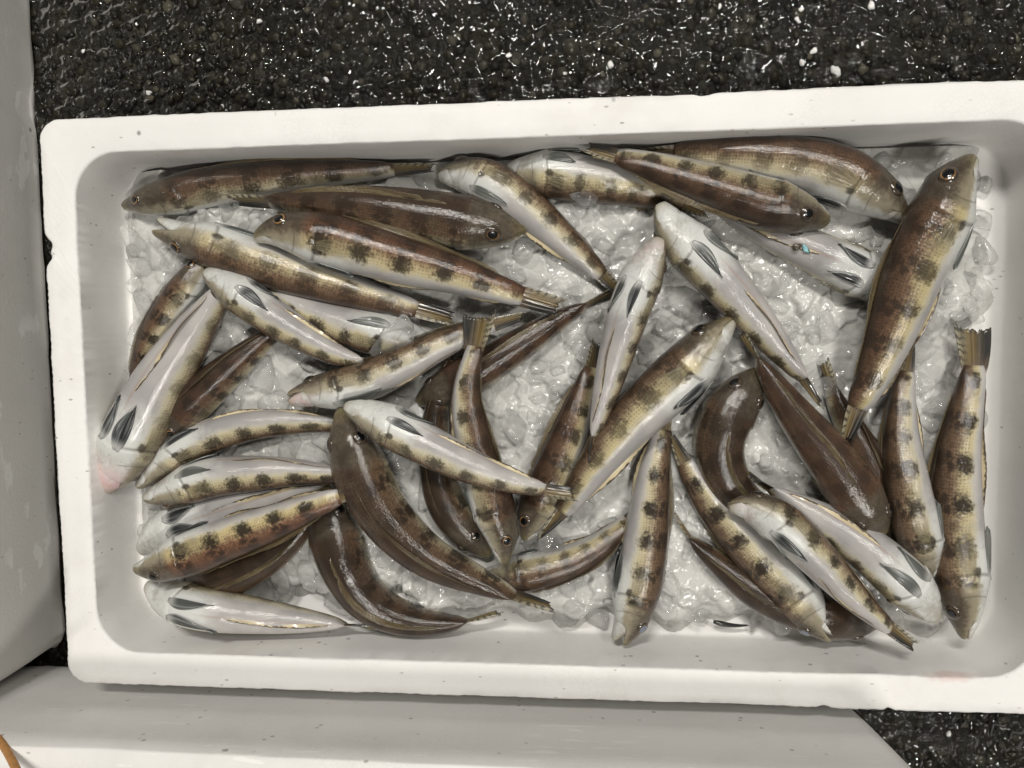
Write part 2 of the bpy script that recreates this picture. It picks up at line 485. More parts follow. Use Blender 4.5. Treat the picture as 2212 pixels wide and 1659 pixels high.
def mat_pebble():
    m = NT('wet_pebbles')
    co = m.coords()
    pr = m.attr('pr')
    n = m.noise(co, 700.0, 3)
    c = m.ramp(pr, [(0.0, (0.002, 0.0018, 0.0012)), (0.50, (0.0070, 0.0059, 0.0025)), (0.80, (0.0155, 0.0130, 0.0056)), (0.95, (0.038, 0.035, 0.025)), (1.0, (0.085, 0.075, 0.052))])
    m.set(Base_Color=c, Roughness=0.55, Specular_IOR_Level=0.15, Normal=m.bump(n, 0.5, 0.0008), Coat_Weight=0.6, Coat_Roughness=0.03, Coat_IOR=1.33,
          Coat_Normal=m.bump(m.noise(co, 330.0, 2), 0.35, 0.0010))
    return m.m


def mat_plain(name, col, rough, coat=0.0):
    m = NT(name)
    n = m.noise(m.coords(), 400.0, 3)
    c = m.mix(m.smooth(n, 0.3, 0.7), tuple(x * 0.75 for x in col), col)
    m.set(Base_Color=c, Roughness=rough, Coat_Weight=coat, Normal=m.bump(n, 0.4, 0.0005))
    return m.m


M = dict(
    skin=mat_skin(), jaw=mat_jaw(),
    eye=mat_eye('fish_eye', (0.004, 0.004, 0.005), (0.34, 0.19, 0.07)),
    eye_dark=mat_eye('fish_eye_dark', (0.006, 0.006, 0.007), (0.10, 0.065, 0.035)),
    eye_cloudy=mat_eye('fish_eye_cloudy', (0.16, 0.19, 0.24), (0.16, 0.12, 0.08)),
    pupil=mat_plain('fish_pupil', (0.004, 0.004, 0.005), 0.25, 1.0), pupil_cloudy=mat_plain('milky_pupil', (0.17, 0.20, 0.25), 0.25, 1.0),
    caudal=mat_fin('tail_fin', 'caudal'), median=mat_fin('back_fin', 'median'),
    pelvic=mat_fin('belly_fin', 'pelvic'), breast=mat_fin('breast_fin', 'breast'), anal=mat_anal(),
    foam=mat_foam('white_polystyrene', 0.75, stain=(0.223, -0.148, 0.069)), foam_side=mat_foam('scuffed_polystyrene', 0.8, 3.1, 0.34),
    foam_low=mat_foam('pale_polystyrene', 0.7, 7.7, 0.06, None, (1.3, 9.0, 9.0)),
    crumb=mat_foam('polystyrene_crumb', 0.2, 1.3),
    ice=mat_ice('crushed_ice', 0.05, (0.55, 0.545, 0.52), 0.14),
    ice_lump=mat_ice('ice_lump', 0.45, (0.82, 0.815, 0.795), 0.05, 0.20, True),
    ice_edge=mat_ice('ice_edge', 0.60, (0.70, 0.70, 0.68), 0.05, 0.34, True),
    ice_clear=mat_ice('clear_ice', 0.80, (0.96, 0.96, 0.95), 0.03, 0.30, True),
    ground=mat_ground(), pebble=mat_pebble(),
    strap=mat_plain('orange_rubber', (0.62, 0.30, 0.09), 0.5), black=mat_plain('black_fin', (0.012, 0.010, 0.009), 0.3, 0.7),
    teal=mat_plain('pale_blue_plastic', (0.30, 0.58, 0.62), 0.5), silt=mat_plain('dark_silt', (0.07, 0.055, 0.035), 0.4, 0.5),
)

# ------------------------------------------------------------------ setting: wet ground
BOXL, BOXW, WALL, DEPTH, BASE = 0.5745, 0.335, 0.0199, 0.048, 0.070
GZ = -BASE
rng = np.random.default_rng(11)
gx, gy = np.meshgrid(np.linspace(-0.5, 1.1, 220), np.linspace(-0.5, 0.9, 190), indexing='ij')
gz = GZ - 0.0015 + 0.0012 * np.sin(gx * 31 + 1.3 * np.sin(gy * 17)) * np.cos(gy * 27)
ground = mesh_obj('ground', np.stack([gx, gy, gz], -1).reshape(-1, 3), grid_faces(220, 190), M['ground'])
tag(ground, kind='structure')


def ico(sub):
    bm = bmesh.new()
    bmesh.ops.create_icosphere(bm, subdivisions=sub, radius=1.0)
    v = np.array([x.co[:] for x in bm.verts])
    f = np.array([[q.index for q in p.verts] for p in bm.faces])
    bm.free()
    return v, f


def pebbles():
    v0, f0 = ico(2)
    V, Fc, A = [], [], []
    n = 0
    zones = [(-0.06, 0.66, 0.325, 0.46, 3400), (0.44, 0.66, -0.09, 0.01, 450), (-0.04, 0.01, 0.20, 0.34, 200)]
    for x0, x1, y0, y1, cnt in zones:
        for _ in range(cnt):
            r = 0.0009 + 0.0024 * rng.random() ** 2.0
            if rng.random() < 0.03: r *= 1.6
            sc = r * np.array([1 + 0.5 * rng.random(), 0.8 + 0.4 * rng.random(), 0.55 + 0.3 * rng.random()])
            a = rng.random() * 6.283
            p = v0 * sc * (1 + 0.16 * np.sin(v0 @ rng.normal(size=(3, 1)) * 4 + rng.random() * 6))
            p = np.stack([p[:, 0] * math.cos(a) - p[:, 1] * math.sin(a), p[:, 0] * math.sin(a) + p[:, 1] * math.cos(a), p[:, 2]], 1)
            V.append(p + np.array([x0 + (x1 - x0) * rng.random(), y0 + (y1 - y0) * rng.random(), GZ - 0.0012 + sc[2] * 0.15]))
            Fc.append(f0 + n)
            A.append(np.full(len(v0), rng.random()))
            n += len(v0)
    o = mesh_obj('gravel', np.concatenate(V), np.concatenate(Fc), M['pebble'])
    fattr(o, 'pr', np.concatenate(A))
    tag(o, 'small dark wet stones set in the ground around the fish box', 'gravel', kind='stuff')


pebbles()


def water_film():
    """thin water lying over the rough ground, wavy where it wets the stones"""
    r = np.random.default_rng(77)
    m = NT('water')
    t = m.n('BsdfTransparent')
    g = m.n('BsdfGlossy')
    g.inputs['Roughness'].default_value = 0.03
    fr = m.n('Fresnel')
    fr.inputs['IOR'].default_value = 1.33
    mx = m.n('MixShader')
    m.t.links.new(fr.outputs[0], mx.inputs[0])
    m.t.links.new(t.outputs[0], mx.inputs[1])
    m.t.links.new(g.outputs[0], mx.inputs[2])
    m.t.links.new(mx.outputs[0], m.out.inputs['Surface'])
    V, F, n0 = [], [], 0
    for x0, x1, y0, y1 in ((-0.06, 0.66, 0.322, 0.47), (0.44, 0.68, -0.10, 0.012)):
        nx, ny = int((x1 - x0) / 0.0011), int((y1 - y0) / 0.0011)
        X, Y = np.meshgrid(np.linspace(x0, x1, nx), np.linspace(y0, y1, ny), indexing='ij')
        h = np.zeros_like(X)
        for sc, amp, cnt in ((0.011, 0.00028, 26), (0.0054, 0.00027, 34), (0.0032, 0.00009, 26)):
            for _ in range(cnt):
                a = r.uniform(0, 6.28)
                k = 6.283 / (sc * r.uniform(0.7, 1.4))
                h += amp * r.normal() / math.sqrt(cnt) * 1.4 * np.sin(k * (X * math.cos(a) + Y * math.sin(a)) + r.uniform(0, 6.28))
        pool = 0.5 + 0.5 * np.sin(X * 23 + 2 * np.sin(Y * 31)) * np.sin(Y * 37 + X * 11)
        V.append(np.stack([X, Y, GZ - 0.0006 + 0.0008 * pool + h], -1).reshape(-1, 3))
        F += [tuple(i + n0 for i in q) for q in grid_faces(nx, ny)]
        n0 += nx * ny
    o = mesh_obj('water', np.concatenate(V), F, m.m)
    tag(o, kind='structure')


water_film()

# ------------------------------------------------------------------ polystyrene boxes
def rrect(x0, x1, y0, y1, r, ns, nc):
    """closed rounded rectangle, fixed number of points, anticlockwise"""
    pts = []
    cs = [(x1 - r, y0 + r, -90), (x1 - r, y1 - r, 0), (x0 + r, y1 - r, 90), (x0 + r, y0 + r, 180)]
    for k, (cx, cy, a0) in enumerate(cs):
        for i in range(nc):
            a = math.radians(a0 + 90.0 * i / (nc - 1))
            pts.append((cx + r * math.cos(a), cy + r * math.sin(a)))
        nx, ny, na = cs[(k + 1) % 4]
        p = pts[-1]
        q = (nx + r * math.cos(math.radians(na)), ny + r * math.sin(math.radians(na)))
        m = ns[k]
        for i in range(1, m):
            pts.append((p[0] + (q[0] - p[0]) * i / m, p[1] + (q[1] - p[1]) * i / m))
    return np.array(pts)


def box_mesh(x0, x1, y0, y1, loops, ns, nc, chips=(), seed=1):
    """loops: (inset, z, corner radius, roughness); first = underside, last = inner floor"""
    r = np.random.default_rng(seed)
    V = []
    n = None
    for ins, z, rad, ro in loops:
        p = rrect(x0 + ins, x1 - ins, y0 + ins, y1 - ins, rad, ns, nc)
        n = len(p)
        c = np.array([(x0 + x1) / 2, (y0 + y1) / 2])
        tgt = np.roll(p, -1, 0) - np.roll(p, 1, 0)
        nrm = np.stack([tgt[:, 1], -tgt[:, 0]], 1)
        nrm /= np.linalg.norm(nrm, axis=1)[:, None] + 1e-9
        w = r.normal(size=n)
        w = (w + np.roll(w, 1)) / 2
        lo = np.interp(np.arange(n), np.arange(0, n + 40, 17), r.normal(size=len(np.arange(0, n + 40, 17))))
        d = ro * (0.55 * w + 0.7 * lo) * 0.001
        zz = np.full(n, z) + 0.4 * ro * 0.001 * np.roll(w, 3)
        if ro > 0:
            for cx, cy, cr, depth, zlo in chips:
                k = np.exp(-(((p[:, 0] - cx) ** 2 + (p[:, 1] - cy) ** 2) / cr ** 2) ** 2)
                if z > zlo: d = d - depth * k * (1 + 0.25 * w)
        V.append(np.column_stack([p + nrm * d[:, None], zz]))
    V = np.concatenate(V)
    F = grid_faces(len(loops), n, True)
    F.append(tuple(range(n))[::-1])
    F.append(tuple(range((len(loops) - 1) * n, len(loops) * n)))
    return V, F


def build_fish_box():
    D, T = DEPTH, WALL
    loops = [(0.010, -BASE, 0.012, 0), (0.008, -BASE + 0.002, 0.012, 0), (0.0055, -0.035, 0.012, 0.2), (0.0035, -0.014, 0.012, 0.3),
             (0.0008, -0.010, 0.012, 0.5), (0.0001, -0.006, 0.012, 0.5), (0.0, -0.0022, 0.012, 0.45), (0.0004, -0.0006, 0.0118, 0.4), (0.0013, 0.0, 0.0115, 0.2),
             (0.006, 0.0001, 0.013, 0.15), (0.013, 0.0, 0.020, 0.15), (T - 0.0010, -0.0001, 0.0265, 0.25), (T - 0.0001, -0.0006, 0.027, 0.3), (T + 0.0002, -0.002, 0.027, 0.2),
             (T + 0.0007, -0.016, 0.027, 0.15), (T + 0.0012, -0.030, 0.0265, 0.15), (T + 0.0017, -D + 0.004, 0.026, 0.15),
             (T + 0.0020, -D + 0.0016, 0.0255, 0.1), (T + 0.0028, -D + 0.0004, 0.025, 0.1), (T + 0.0040, -D, 0.024, 0.1), (T + 0.03, -D, 0.012, 0)]
    c1 = at(107, 540, 0)
    c2 = at(1520, 208 - 6, 0)
    c3 = at(1920, 1538, 0)
    chips = [(c1[0] - 0.003, c1[1], 0.0075, 0.0042, -0.03), (c2[0], BOXW, 0.003, 0.0012, -0.03), (c3[0], 0.0, 0.002, 0.0016, -0.03),
             (at(1780, 1530, 0)[0], 0.0, 0.003, 0.0012, -0.02), (at(2150, 275, 0)[0], 0.0, 0.001, 0.0, -0.02)]
    V, F = box_mesh(0, BOXL, 0, BOXW, loops, (150, 260, 150, 260)[1:] + (260,), 14, chips, 3)
    loc = (BOXL / 2, BOXW / 2, -BASE)
    o = mesh_obj('polystyrene_box', V, F, M['foam'], None, loc)
    tag(o, 'open white polystyrene box filled with ice and fish', 'box')
    # raised pad on the floor of the box by its right wall
    return o


build_fish_box()


def side_box(name, x0, x1, y0, y1, h, mat, label, chips=(), seed=5, taper=1.0):
    b = GZ
    loops = [(0.016, b, 0.010, 0), (0.0135, b + 0.0015, 0.012, 1.0), (0.012, b + 0.004, 0.013, 0.8), (0.0105, b + 0.015, 0.013, 0.3), (0.009, b + 0.03, 0.013, 0.2), (0.007, b + 0.05, 0.013, 0.2),
             (0.002, b + h - 0.02, 0.014, 0.2), (0.0, b + h - 0.012, 0.014, 0.4), (0.0003, b + h - 0.0015, 0.014, 0.4), (0.0015, b + h, 0.013, 0.3), (0.018, b + h, 0.022, 0.3),
             (0.020, b + h - 0.0015, 0.024, 0.2), (0.022, b + 0.03, 0.024, 0.2), (0.028, b + 0.022, 0.022, 0)]
    loops = [(a * taper if q < 8 else a, z, r, ro) for q, (a, z, r, ro) in enumerate(loops)]
    V, F = box_mesh(x0, x1, y0, y1, loops, (260, 90, 260, 90) if x1 - x0 > y1 - y0 else (60, 300, 60, 300), 12, chips, seed)
    o = mesh_obj(name, V, F, M[mat], None, ((x0 + x1) / 2, (y0 + y1) / 2, b))
    return tag(o, label, 'box')


# neighbours: only their lower sides show; both taper towards the ground
lb = at(142, 1395, GZ)
lt = at(58, 60, GZ)
side_box('polystyrene_box', lb[0] - 0.40, lb[0] + 0.0030, lb[1] - 0.003, 0.62, 0.13, 'foam_side',
         'scuffed greyish polystyrene box standing left of the fish box', [(lb[0], at(72, 215, GZ)[1] - 0.004, 0.012, 0.0035, -1)], 6, 0.22)
rb = at(1815, 1510, GZ)
side_box('polystyrene_box', -0.45, rb[0] + 0.0125, -0.42, -0.020 + 0.0125, 0.13, 'foam_low',
         'pale polystyrene box in the foreground along the lower edge', (), 8)


# ------------------------------------------------------------------ fish
US = np.unique(np.concatenate([np.linspace(0, 0.2, 26), np.linspace(0.2, 0.27, 18), np.linspace(0.27, 1.0, 62)]))
PU = [0, .012, .03, .06, .10, .15, .20, .25, .30, .40, .50, .60, .70, .80, .90, .96, 1.0]
HD = [.11, .22, .31, .47, .66, .81, .90, .96, 1.0, .97, .93, .87, .78, .67, .53, .46, .34]
HV = [.09, .20, .29, .44, .61, .77, .89, .98, 1.0, .97, .92, .84, .74, .63, .50, .43, .32]
HW = [.16, .31, .41, .57, .74, .88, .96, 1.0, .99, .95, .89, .80, .69, .56, .39, .25, .05]
NTH = 40
BODY = 0.875         # share of the spine that is body; the rest is the tail fin


def smoothstep(a, b, x):
    t = np.clip((x - a) / (b - a), 0, 1)
    return t * t * (3 - 2 * t)


def catmull(P, n):
    """arc-length resampled Catmull-Rom curve through rows of P"""
    P = np.asarray(P, float)
    Q = np.vstack([2 * P[0] - P[1], P, 2 * P[-1] - P[-2]])
    out = []
    for i in range(len(P) - 1):
        p0, p1, p2, p3 = Q[i:i + 4]
        t = np.linspace(0, 1, 40, endpoint=False)[:, None]
        out.append(0.5 * (2 * p1 + (p2 - p0) * t + (2 * p0 - 5 * p1 + 4 * p2 - p3) * t ** 2 + (3 * p1 - p0 - 3 * p2 + p3) * t ** 3))
    out = np.vstack(out + [P[-1:]])
    s = np.concatenate([[0], np.cumsum(np.linalg.norm(np.diff(out[:, :2], axis=0), axis=1))])
    q = np.linspace(0, s[-1], n)
    return np.stack([np.interp(q, s, out[:, k]) for k in range(out.shape[1])], 1)


class Fish:
    def __init__(self, label, pts, hw, ph, pt, layer, red=0.2, tone=1.0, yel=0.3, spot=0.9, pink=0.0, gape=3.0, fan=0.75, eye='eye', fold=66, lift=0.0, z=None):
        self.__dict__.update(locals())
        self.hinge = 0.082 if gape < 14 else 0.112
        self.hw = hw = hw * 0.95
        self.px = catmull(pts, 40)
        self.t = np.linspace(0, 1, 40)
        self.k = np.interp(np.clip(self.t / BODY, 0, 1), PU, HD) * np.where(self.t > BODY, 0.35, 1.0)

    def place(self, Z):
        self.Z = Z
        self.X = at_many(self.px, Z)

    def finish(self):
        n = 200
        X = self.X
        s = np.concatenate([[0], np.cumsum(np.linalg.norm(np.diff(X, axis=0), axis=1))])
        q = np.linspace(0, s[-1], n)
        C = np.stack([np.interp(q, s, X[:, k]) for k in range(3)], 1)
        ker = np.hanning(15); ker /= ker.sum()
        pad = np.vstack([2 * C[0] - C[7:0:-1], C, 2 * C[-1] - C[-2:-9:-1]])
        C = np.stack([np.convolve(pad[:, k], ker, 'valid') for k in range(3)], 1)
        T = np.gradient(C, axis=0)
        T /= np.linalg.norm(T, axis=1)[:, None]
        Zv = np.array([0, 0, 1.0])
        R = np.cross(T, Zv)
        R /= np.linalg.norm(R, axis=1)[:, None]
        U = np.cross(R, T)
        self.q = np.linspace(0, 1, n)
        ph = np.radians(self.ph + (self.pt - self.ph) * smoothstep(0.1, 0.9, self.q))[:, None]
        self.C, self.T = C, T
        self.D = np.cos(ph) * U + np.sin(ph) * R
        self.L = np.cross(T, self.D)
        self.len = s[-1]

    def frame(self, u):
        """u: array, 1 = root of the tail fin; also beyond the snout (u < 0)"""
        u = np.asarray(u, float)
        t = u * BODY
        tc = np.clip(t, 0, 1)
        g = lambda A: np.stack([np.interp(tc, self.q, A[:, k]) for k in range(3)], -1)
        T = g(self.T); T /= np.linalg.norm(T, axis=-1)[..., None]
        D = g(self.D); D /= np.linalg.norm(D, axis=-1)[..., None]
        L = g(self.L); L /= np.linalg.norm(L, axis=-1)[..., None]
        C = g(self.C) + T * ((t - tc) * self.len)[..., None]
        return C, T, D, L

    def radii(self, u, th):
        a = np.abs(th)
        hd, hv, w = np.interp(u, PU, HD), np.interp(u, PU, HV), np.interp(u, PU, HW)
        # brow over the eyes, flat cheek
        hd = hd * (1 + 0.05 * np.exp(-((u - 0.12) / 0.03) ** 2))
        ug = 0.232 + 0.022 * np.cos((a - 1.75) * 1.6)                       # edge of the gill cover
        gill = 0.055 * smoothstep(ug - 0.10, ug - 0.004, u) * (1 - smoothstep(ug - 0.002, ug + 0.009, u)) * smoothstep(0.8, 1.3, a)
        cut = (1 - smoothstep(self.hinge - 0.027, self.hinge + 0.013, u)) * smoothstep(1.75, 2.1, a)    # room for the lower jaw
        hv = hv * (1 - (0.60 if self.gape >= 14 else 0.28) * cut)
        return hd * (1 + gill), hv * (1 + gill), w * (1 + gill)

    def surf(self, u, th, off=0.0):
        u, th = np.broadcast_arrays(np.asarray(u, float), np.asarray(th, float))
        C, T, D, L = self.frame(u)
        hd, hv, w = self.radii(u, th)
        c, s = np.cos(th), np.sin(th)
        # slightly boxy section
        e = 0.90
        cc, ss = np.sign(c) * np.abs(c) ** e, np.sign(s) * np.abs(s) ** e
        h = np.where(c > 0, hd, hv)
        R = self.R
        dirn = c[..., None] * D + s[..., None] * L
        return C + (cc * h * R)[..., None] * D + (ss * w * R)[..., None] * L + dirn * np.asarray(off)[..., None]


def build_fish(f, idx):
    mid = f.C[70]
    root = empty('fish', (mid[0], mid[1], float(f.C[:, 2].min() - f.R * 0.9)))
    tag(root, f.label, 'fish', 'spotted fish heaped on the ice')
    props = dict(seed=float(idx * 1.37 % 11), red=f.red, tone=f.tone, yel=f.yel, spot=f.spot, pink=f.pink)

    def part(name, V, F, mat):
        o = mesh_obj(name, V, F, M[mat], root)
        for k, v in props.items(): o[k] = float(v)
        return o
    # body
    th = np.linspace(-math.pi, math.pi, NTH, endpoint=False)
    UU, TH = np.meshgrid(US, th, indexing='ij')
    V = f.surf(UU, TH).reshape(-1, 3)
    n = len(US)
    F = grid_faces(n, NTH, True)
    F.append(tuple(range(NTH))[::-1])
    F.append(tuple(range((n - 1) * NTH, n * NTH)))
    b = part('body', V, F, 'skin')
    hd, hv, w = f.radii(UU, TH)
    fattr(b, 'fu', UU)
    fattr(b, 'fv', np.abs(TH) / math.pi)
    fattr(b, 'rest', np.stack([UU * f.len * BODY / f.R, np.sin(TH) * w, np.cos(TH) * np.where(np.cos(TH) > 0, hd, hv)], -1), 'FLOAT_VECTOR')
    # lower jaw: a half shell hinged below the eye
    uj = np.linspace(0.003, f.hinge + 0.028, 18)
    tj = np.linspace(-1, 1, 13)
    A, B = np.meshgrid(uj, tj, indexing='ij')
    C0, T0, D0, L0 = [x[0] for x in f.frame(np.array([f.hinge]))]
    g = math.radians(f.gape)
    hvj = np.interp(A + 0.004, PU, HV) * np.interp(A / (f.hinge + 0.028), [0, 0.45, 0.73, 1.0], [1.12, 1.05, 0.97, 0.70] if f.gape >= 14 else [1.08, 1.02, 0.97, 0.86])
    wj = np.interp(A + 0.002, PU, HW) * np.interp(A / (f.hinge + 0.028), [0, 0.55, 1.0], [1.0, 0.97, 0.80])
    a = B * math.pi / 2
    hvj, wj = np.maximum(hvj, 0.16), np.maximum(wj, 0.22)
    C, T, D, L = f.frame(A)
    lid = -0.13 * np.interp(A, [0, 0.16], [0.5, 1.5])
    P = C + (f.R * (-np.cos(a) ** 0.9 * hvj + lid * 0.25))[..., None] * D + (f.R * np.sin(a) * wj)[..., None] * L
    Q = C + (f.R * (lid * 0.9 - 0.06 * np.cos(a)))[..., None] * D + (f.R * np.sin(a) * wj * 0.93)[..., None] * L

    def rot(X):
        r = X - C0
        x, y, zz = r @ T0, r @ D0, r @ L0
        k = np.clip(-x / (f.hinge * BODY * f.len), 0, 1) ** 0.5
        gg = g * k
        return C0 + (x * np.cos(gg) - y * np.sin(gg))[..., None] * T0 + (x * np.sin(gg) + y * np.cos(gg))[..., None] * D0 + zz[..., None] * L0
    m1, m2 = len(uj), len(tj)
    VJ = np.concatenate([rot(P).reshape(-1, 3), rot(Q).reshape(-1, 3)])
    F1 = grid_faces(m1, m2)
    N1 = m1 * m2
    F2 = [tuple(i + N1 for i in q[::-1]) for q in F1]
    F3 = [(i * m2, (i + 1) * m2, (i + 1) * m2 + N1, i * m2 + N1) for i in range(m1 - 1)]
    F3 += [(i * m2 + m2 - 1, i * m2 + m2 - 1 + N1, (i + 1) * m2 + m2 - 1 + N1, (i + 1) * m2 + m2 - 1) for i in range(m1 - 1)]
    F3 += [(j, j + N1, j + 1 + N1, j + 1) for j in range(m2 - 1)]
    jw = part('lower_jaw', VJ, F1 + F2 + F3, 'skin')
    fattr(jw, 'fu', np.concatenate([np.clip(A + 0.015, 0.02, 0.2).ravel()] * 2))
    fattr(jw, 'fv', np.concatenate([(1 - np.abs(B) * 0.36).ravel(), np.full(N1, 0.72)]))
    rr = np.stack([A * f.len * BODY / f.R, np.sin(a) * wj, -np.cos(a) * hvj], -1).reshape(-1, 3)
    fattr(jw, 'rest', np.concatenate([rr, rr * 1.1]), 'FLOAT_VECTOR')
    # eyes
    er = 0.30 * f.R
    ne, nr = 20, 12
    for sgn in (-1, 1):
        ue, te = 0.118, sgn * math.radians(52)
        p = f.surf(np.array([ue]), np.array([te]))[0]
        p1 = f.surf(np.array([ue + 0.01]), np.array([te]))[0]
        p2 = f.surf(np.array([ue]), np.array([te + 0.1 * sgn]))[0]
        ax = p1 - p; ax /= np.linalg.norm(ax)
        ay = p2 - p; ay -= ax * (ay @ ax); ay /= np.linalg.norm(ay)
        nn = np.cross(ax, ay)
        if nn @ (p - f.frame(np.array([ue]))[0][0]) < 0: nn = -nn
        vs, rs = [p + nn * er * 0.28], [0.0]
        for i in range(1, nr):
            aa = 0.62 * math.pi * i / (nr - 1)
            for j in range(ne):
                bb = 2 * math.pi * j / ne
                vs.append(p + nn * (er * (0.44 * math.cos(aa) - 0.16)) + (ax * math.cos(bb) * 1.08 + ay * math.sin(bb) * 0.95) * er * math.sin(aa))
                rs.append(math.sin(min(aa, 1.5708)) if aa < 1.5708 else 1.0)
        fs = [(0, 1 + j, 1 + (j + 1) % ne) for j in range(ne)]
        for i in range(nr - 2):
            for j in range(ne):
                k = (j + 1) % ne
                fs.append((1 + i * ne + j, 1 + (i + 1) * ne + j, 1 + (i + 1) * ne + k, 1 + i * ne + k))
        e = part('eye', np.array(vs), fs, f.eye)
        fattr(e, 'er', rs)
        vs = [p + nn * (er * 0.315)]
        for i in range(1, 5):
            sa = 0.58 * i / 4
            for j in range(ne):
                bb = 2 * math.pi * j / ne
                vs.append(p + nn * (er * ((0.44 * math.sqrt(1 - sa * sa)) - 0.16 + (0.035 if i < 4 else -0.02))) + (ax * math.cos(bb) * 1.12 + ay * math.sin(bb) * 0.92) * er * sa)
        fs = [(0, 1 + j, 1 + (j + 1) % ne) for j in range(ne)] + [(1 + i * ne + j, 1 + (i + 1) * ne + j, 1 + (i + 1) * ne + (j + 1) % ne, 1 + i * ne + (j + 1) % ne) for i in range(3) for j in range(ne)]
        q = mesh_obj('pupil', np.array(vs) - np.array(root.location), fs, M['pupil_cloudy' if f.eye == 'eye_cloudy' else 'pupil'])
        q.parent = e
    R = f.R
    r = random.Random(idx)

    def sheet(name, fn, ns, nt, mat, thick=0.00018):
        """thin fin: fn(s, t) -> points and normals offset both ways"""
        S, Tt = np.meshgrid(np.linspace(0, 1, ns), np.linspace(0, 1, nt), indexing='ij')
        P = fn(S, Tt)
        dS, dT = np.gradient(P, axis=0), np.gradient(P, axis=1)
        nn = np.cross(dS, dT)
        nn /= np.linalg.norm(nn, axis=-1)[..., None] + 1e-12
        V = np.concatenate([(P + nn * thick).reshape(-1, 3), (P - nn * thick).reshape(-1, 3)])
        Fg = grid_faces(ns, nt)
        N = ns * nt
        Fa = Fg + [tuple(i + N for i in q[::-1]) for q in Fg]
        bd = [j for j in range(nt)] + [i * nt + nt - 1 for i in range(1, ns)] + [(ns - 1) * nt + j for j in range(nt - 2, -1, -1)] + [i * nt for i in range(ns - 2, 0, -1)]
        for i in range(len(bd)):
            a_, b_ = bd[i], bd[(i + 1) % len(bd)]
            Fa.append((a_, a_ + N, b_ + N, b_))
        o = part(name, V, Fa, mat)
        fattr(o, 'fs', np.concatenate([S.ravel()] * 2))
        fattr(o, 'ft', np.concatenate([Tt.ravel()] * 2))
        return o
    # tail fin
    jag = np.array([r.uniform(-0.06, 0.05) for _ in range(31)])

    def tail(S, Tt):
        t = Tt * 2 - 1                                   # -1 lower edge, 1 upper edge
        end = 1 / BODY + 0.0
        ext = (end - 0.955) * (0.94 + 0.06 * t + 0.10 * (np.abs(t) ** 3) - 0.03 + jag[None, :] * S ** 3 * 0.6)
        C, T, D, L = f.frame(0.955 + S * ext)
        h = R * (0.38 + (f.fan - 0.62) * 0.80 * S ** 0.9 - 0.06 * S ** 4)
        wav = R * 0.03 * np.sin(t * 15) * S + R * 0.12 * S * np.sin(t * 2.2 + idx)
        return C + (h * t)[..., None] * D + wav[..., None] * L
    sheet('tail_fin', tail, 14, 31, 'caudal')
    # back fin, folded to one side
    lean = (1 if (idx % 2) else -1) * math.radians(f.fold)
    jb = np.array([r.uniform(-0.10, 0.10) for _ in range(60)])

    def back(S, Tt):
        u = 0.285 + Tt * 0.655 + S * 0.03
        base = f.surf(u - S * 0.03, np.zeros_like(u), -0.0006)
        C, T, D, L = f.frame(u)
        env = np.sin(np.clip(Tt * 1.06 + 0.06, 0, 1) * math.pi) ** 0.35
        env = env * np.where(Tt < 0.10, 0.75, 1.0) * np.where(np.abs(Tt - 0.11) < 0.02, 0.55, 1.0)
        h = R * 0.28 * S * env * (1 + jb[None, :] * 0.8)
        le = lean * (0.75 + 0.25 * np.sin(Tt * 9 + idx))
        return base + (h * np.cos(le))[..., None] * D + (h * np.sin(le))[..., None] * L + T * (S * 0.02 * f.len)[..., None]
    sheet('back_fin', back, 6, 60, 'median')

    def anal(S, Tt):
        u = 0.46 + Tt * 0.47
        base = f.surf(u, np.full_like(u, math.pi), -0.0005)
        C, T, D, L = f.frame(u)
        env = np.sin(np.clip(Tt * 1.0 + 0.03, 0, 1) * math.pi) ** 0.4
        h = R * 0.24 * S * env * (1 + 0.5 * jb[None, :48])
        le = lean * 1.25 * (0.8 + 0.3 * np.sin(Tt * 7 + idx * 2))
        return base - (h * np.cos(le))[..., None] * D + (h * np.sin(le))[..., None] * L + T * (S * 0.012 * f.len)[..., None]
    sheet('belly_fin', anal, 5, 48, 'anal')
    for sgn in (-1, 1):
        w0 = r.uniform(0.8, 1.2)
        dth = r.uniform(-0.10, 0.08)
        bend = r.uniform(-0.28, 0.12)
        ln = r.uniform(0.17, 0.225)

        def pelvic(S, Tt):
            t = Tt * 2 - 1
            wd = 0.24 * w0 * np.sin(np.clip(S * 0.95 + 0.05, 0, 1) ** 0.75 * math.pi) ** 0.8
            u = 0.225 + S * ln * (1 - 0.10 * np.abs(t))
            tt = sgn * (math.radians(158) + dth + bend * S * S + wd * t * (1 + 0.3 * t))
            return f.surf(u, tt, R * (0.012 + 0.09 * S * (1 + 0.8 * t * w0) + 0.02 * np.cos(t * 9)))
        sheet('pelvic_fin', pelvic, 12, 11, 'pelvic')

        def breast(S, Tt):
            t = Tt * 2 - 1
            u = 0.262 + S * 0.14 * (1 - 0.25 * t * t)
            tt = sgn * (math.radians(100) + t * (0.12 + 0.20 * w0 * S ** 0.8) - 0.10 * S)
            return f.surf(u, tt, R * (0.012 + 0.055 * S + 0.012 * np.cos(t * 14)))
        sheet('breast_fin', breast, 8, 21, 'breast')
    return root


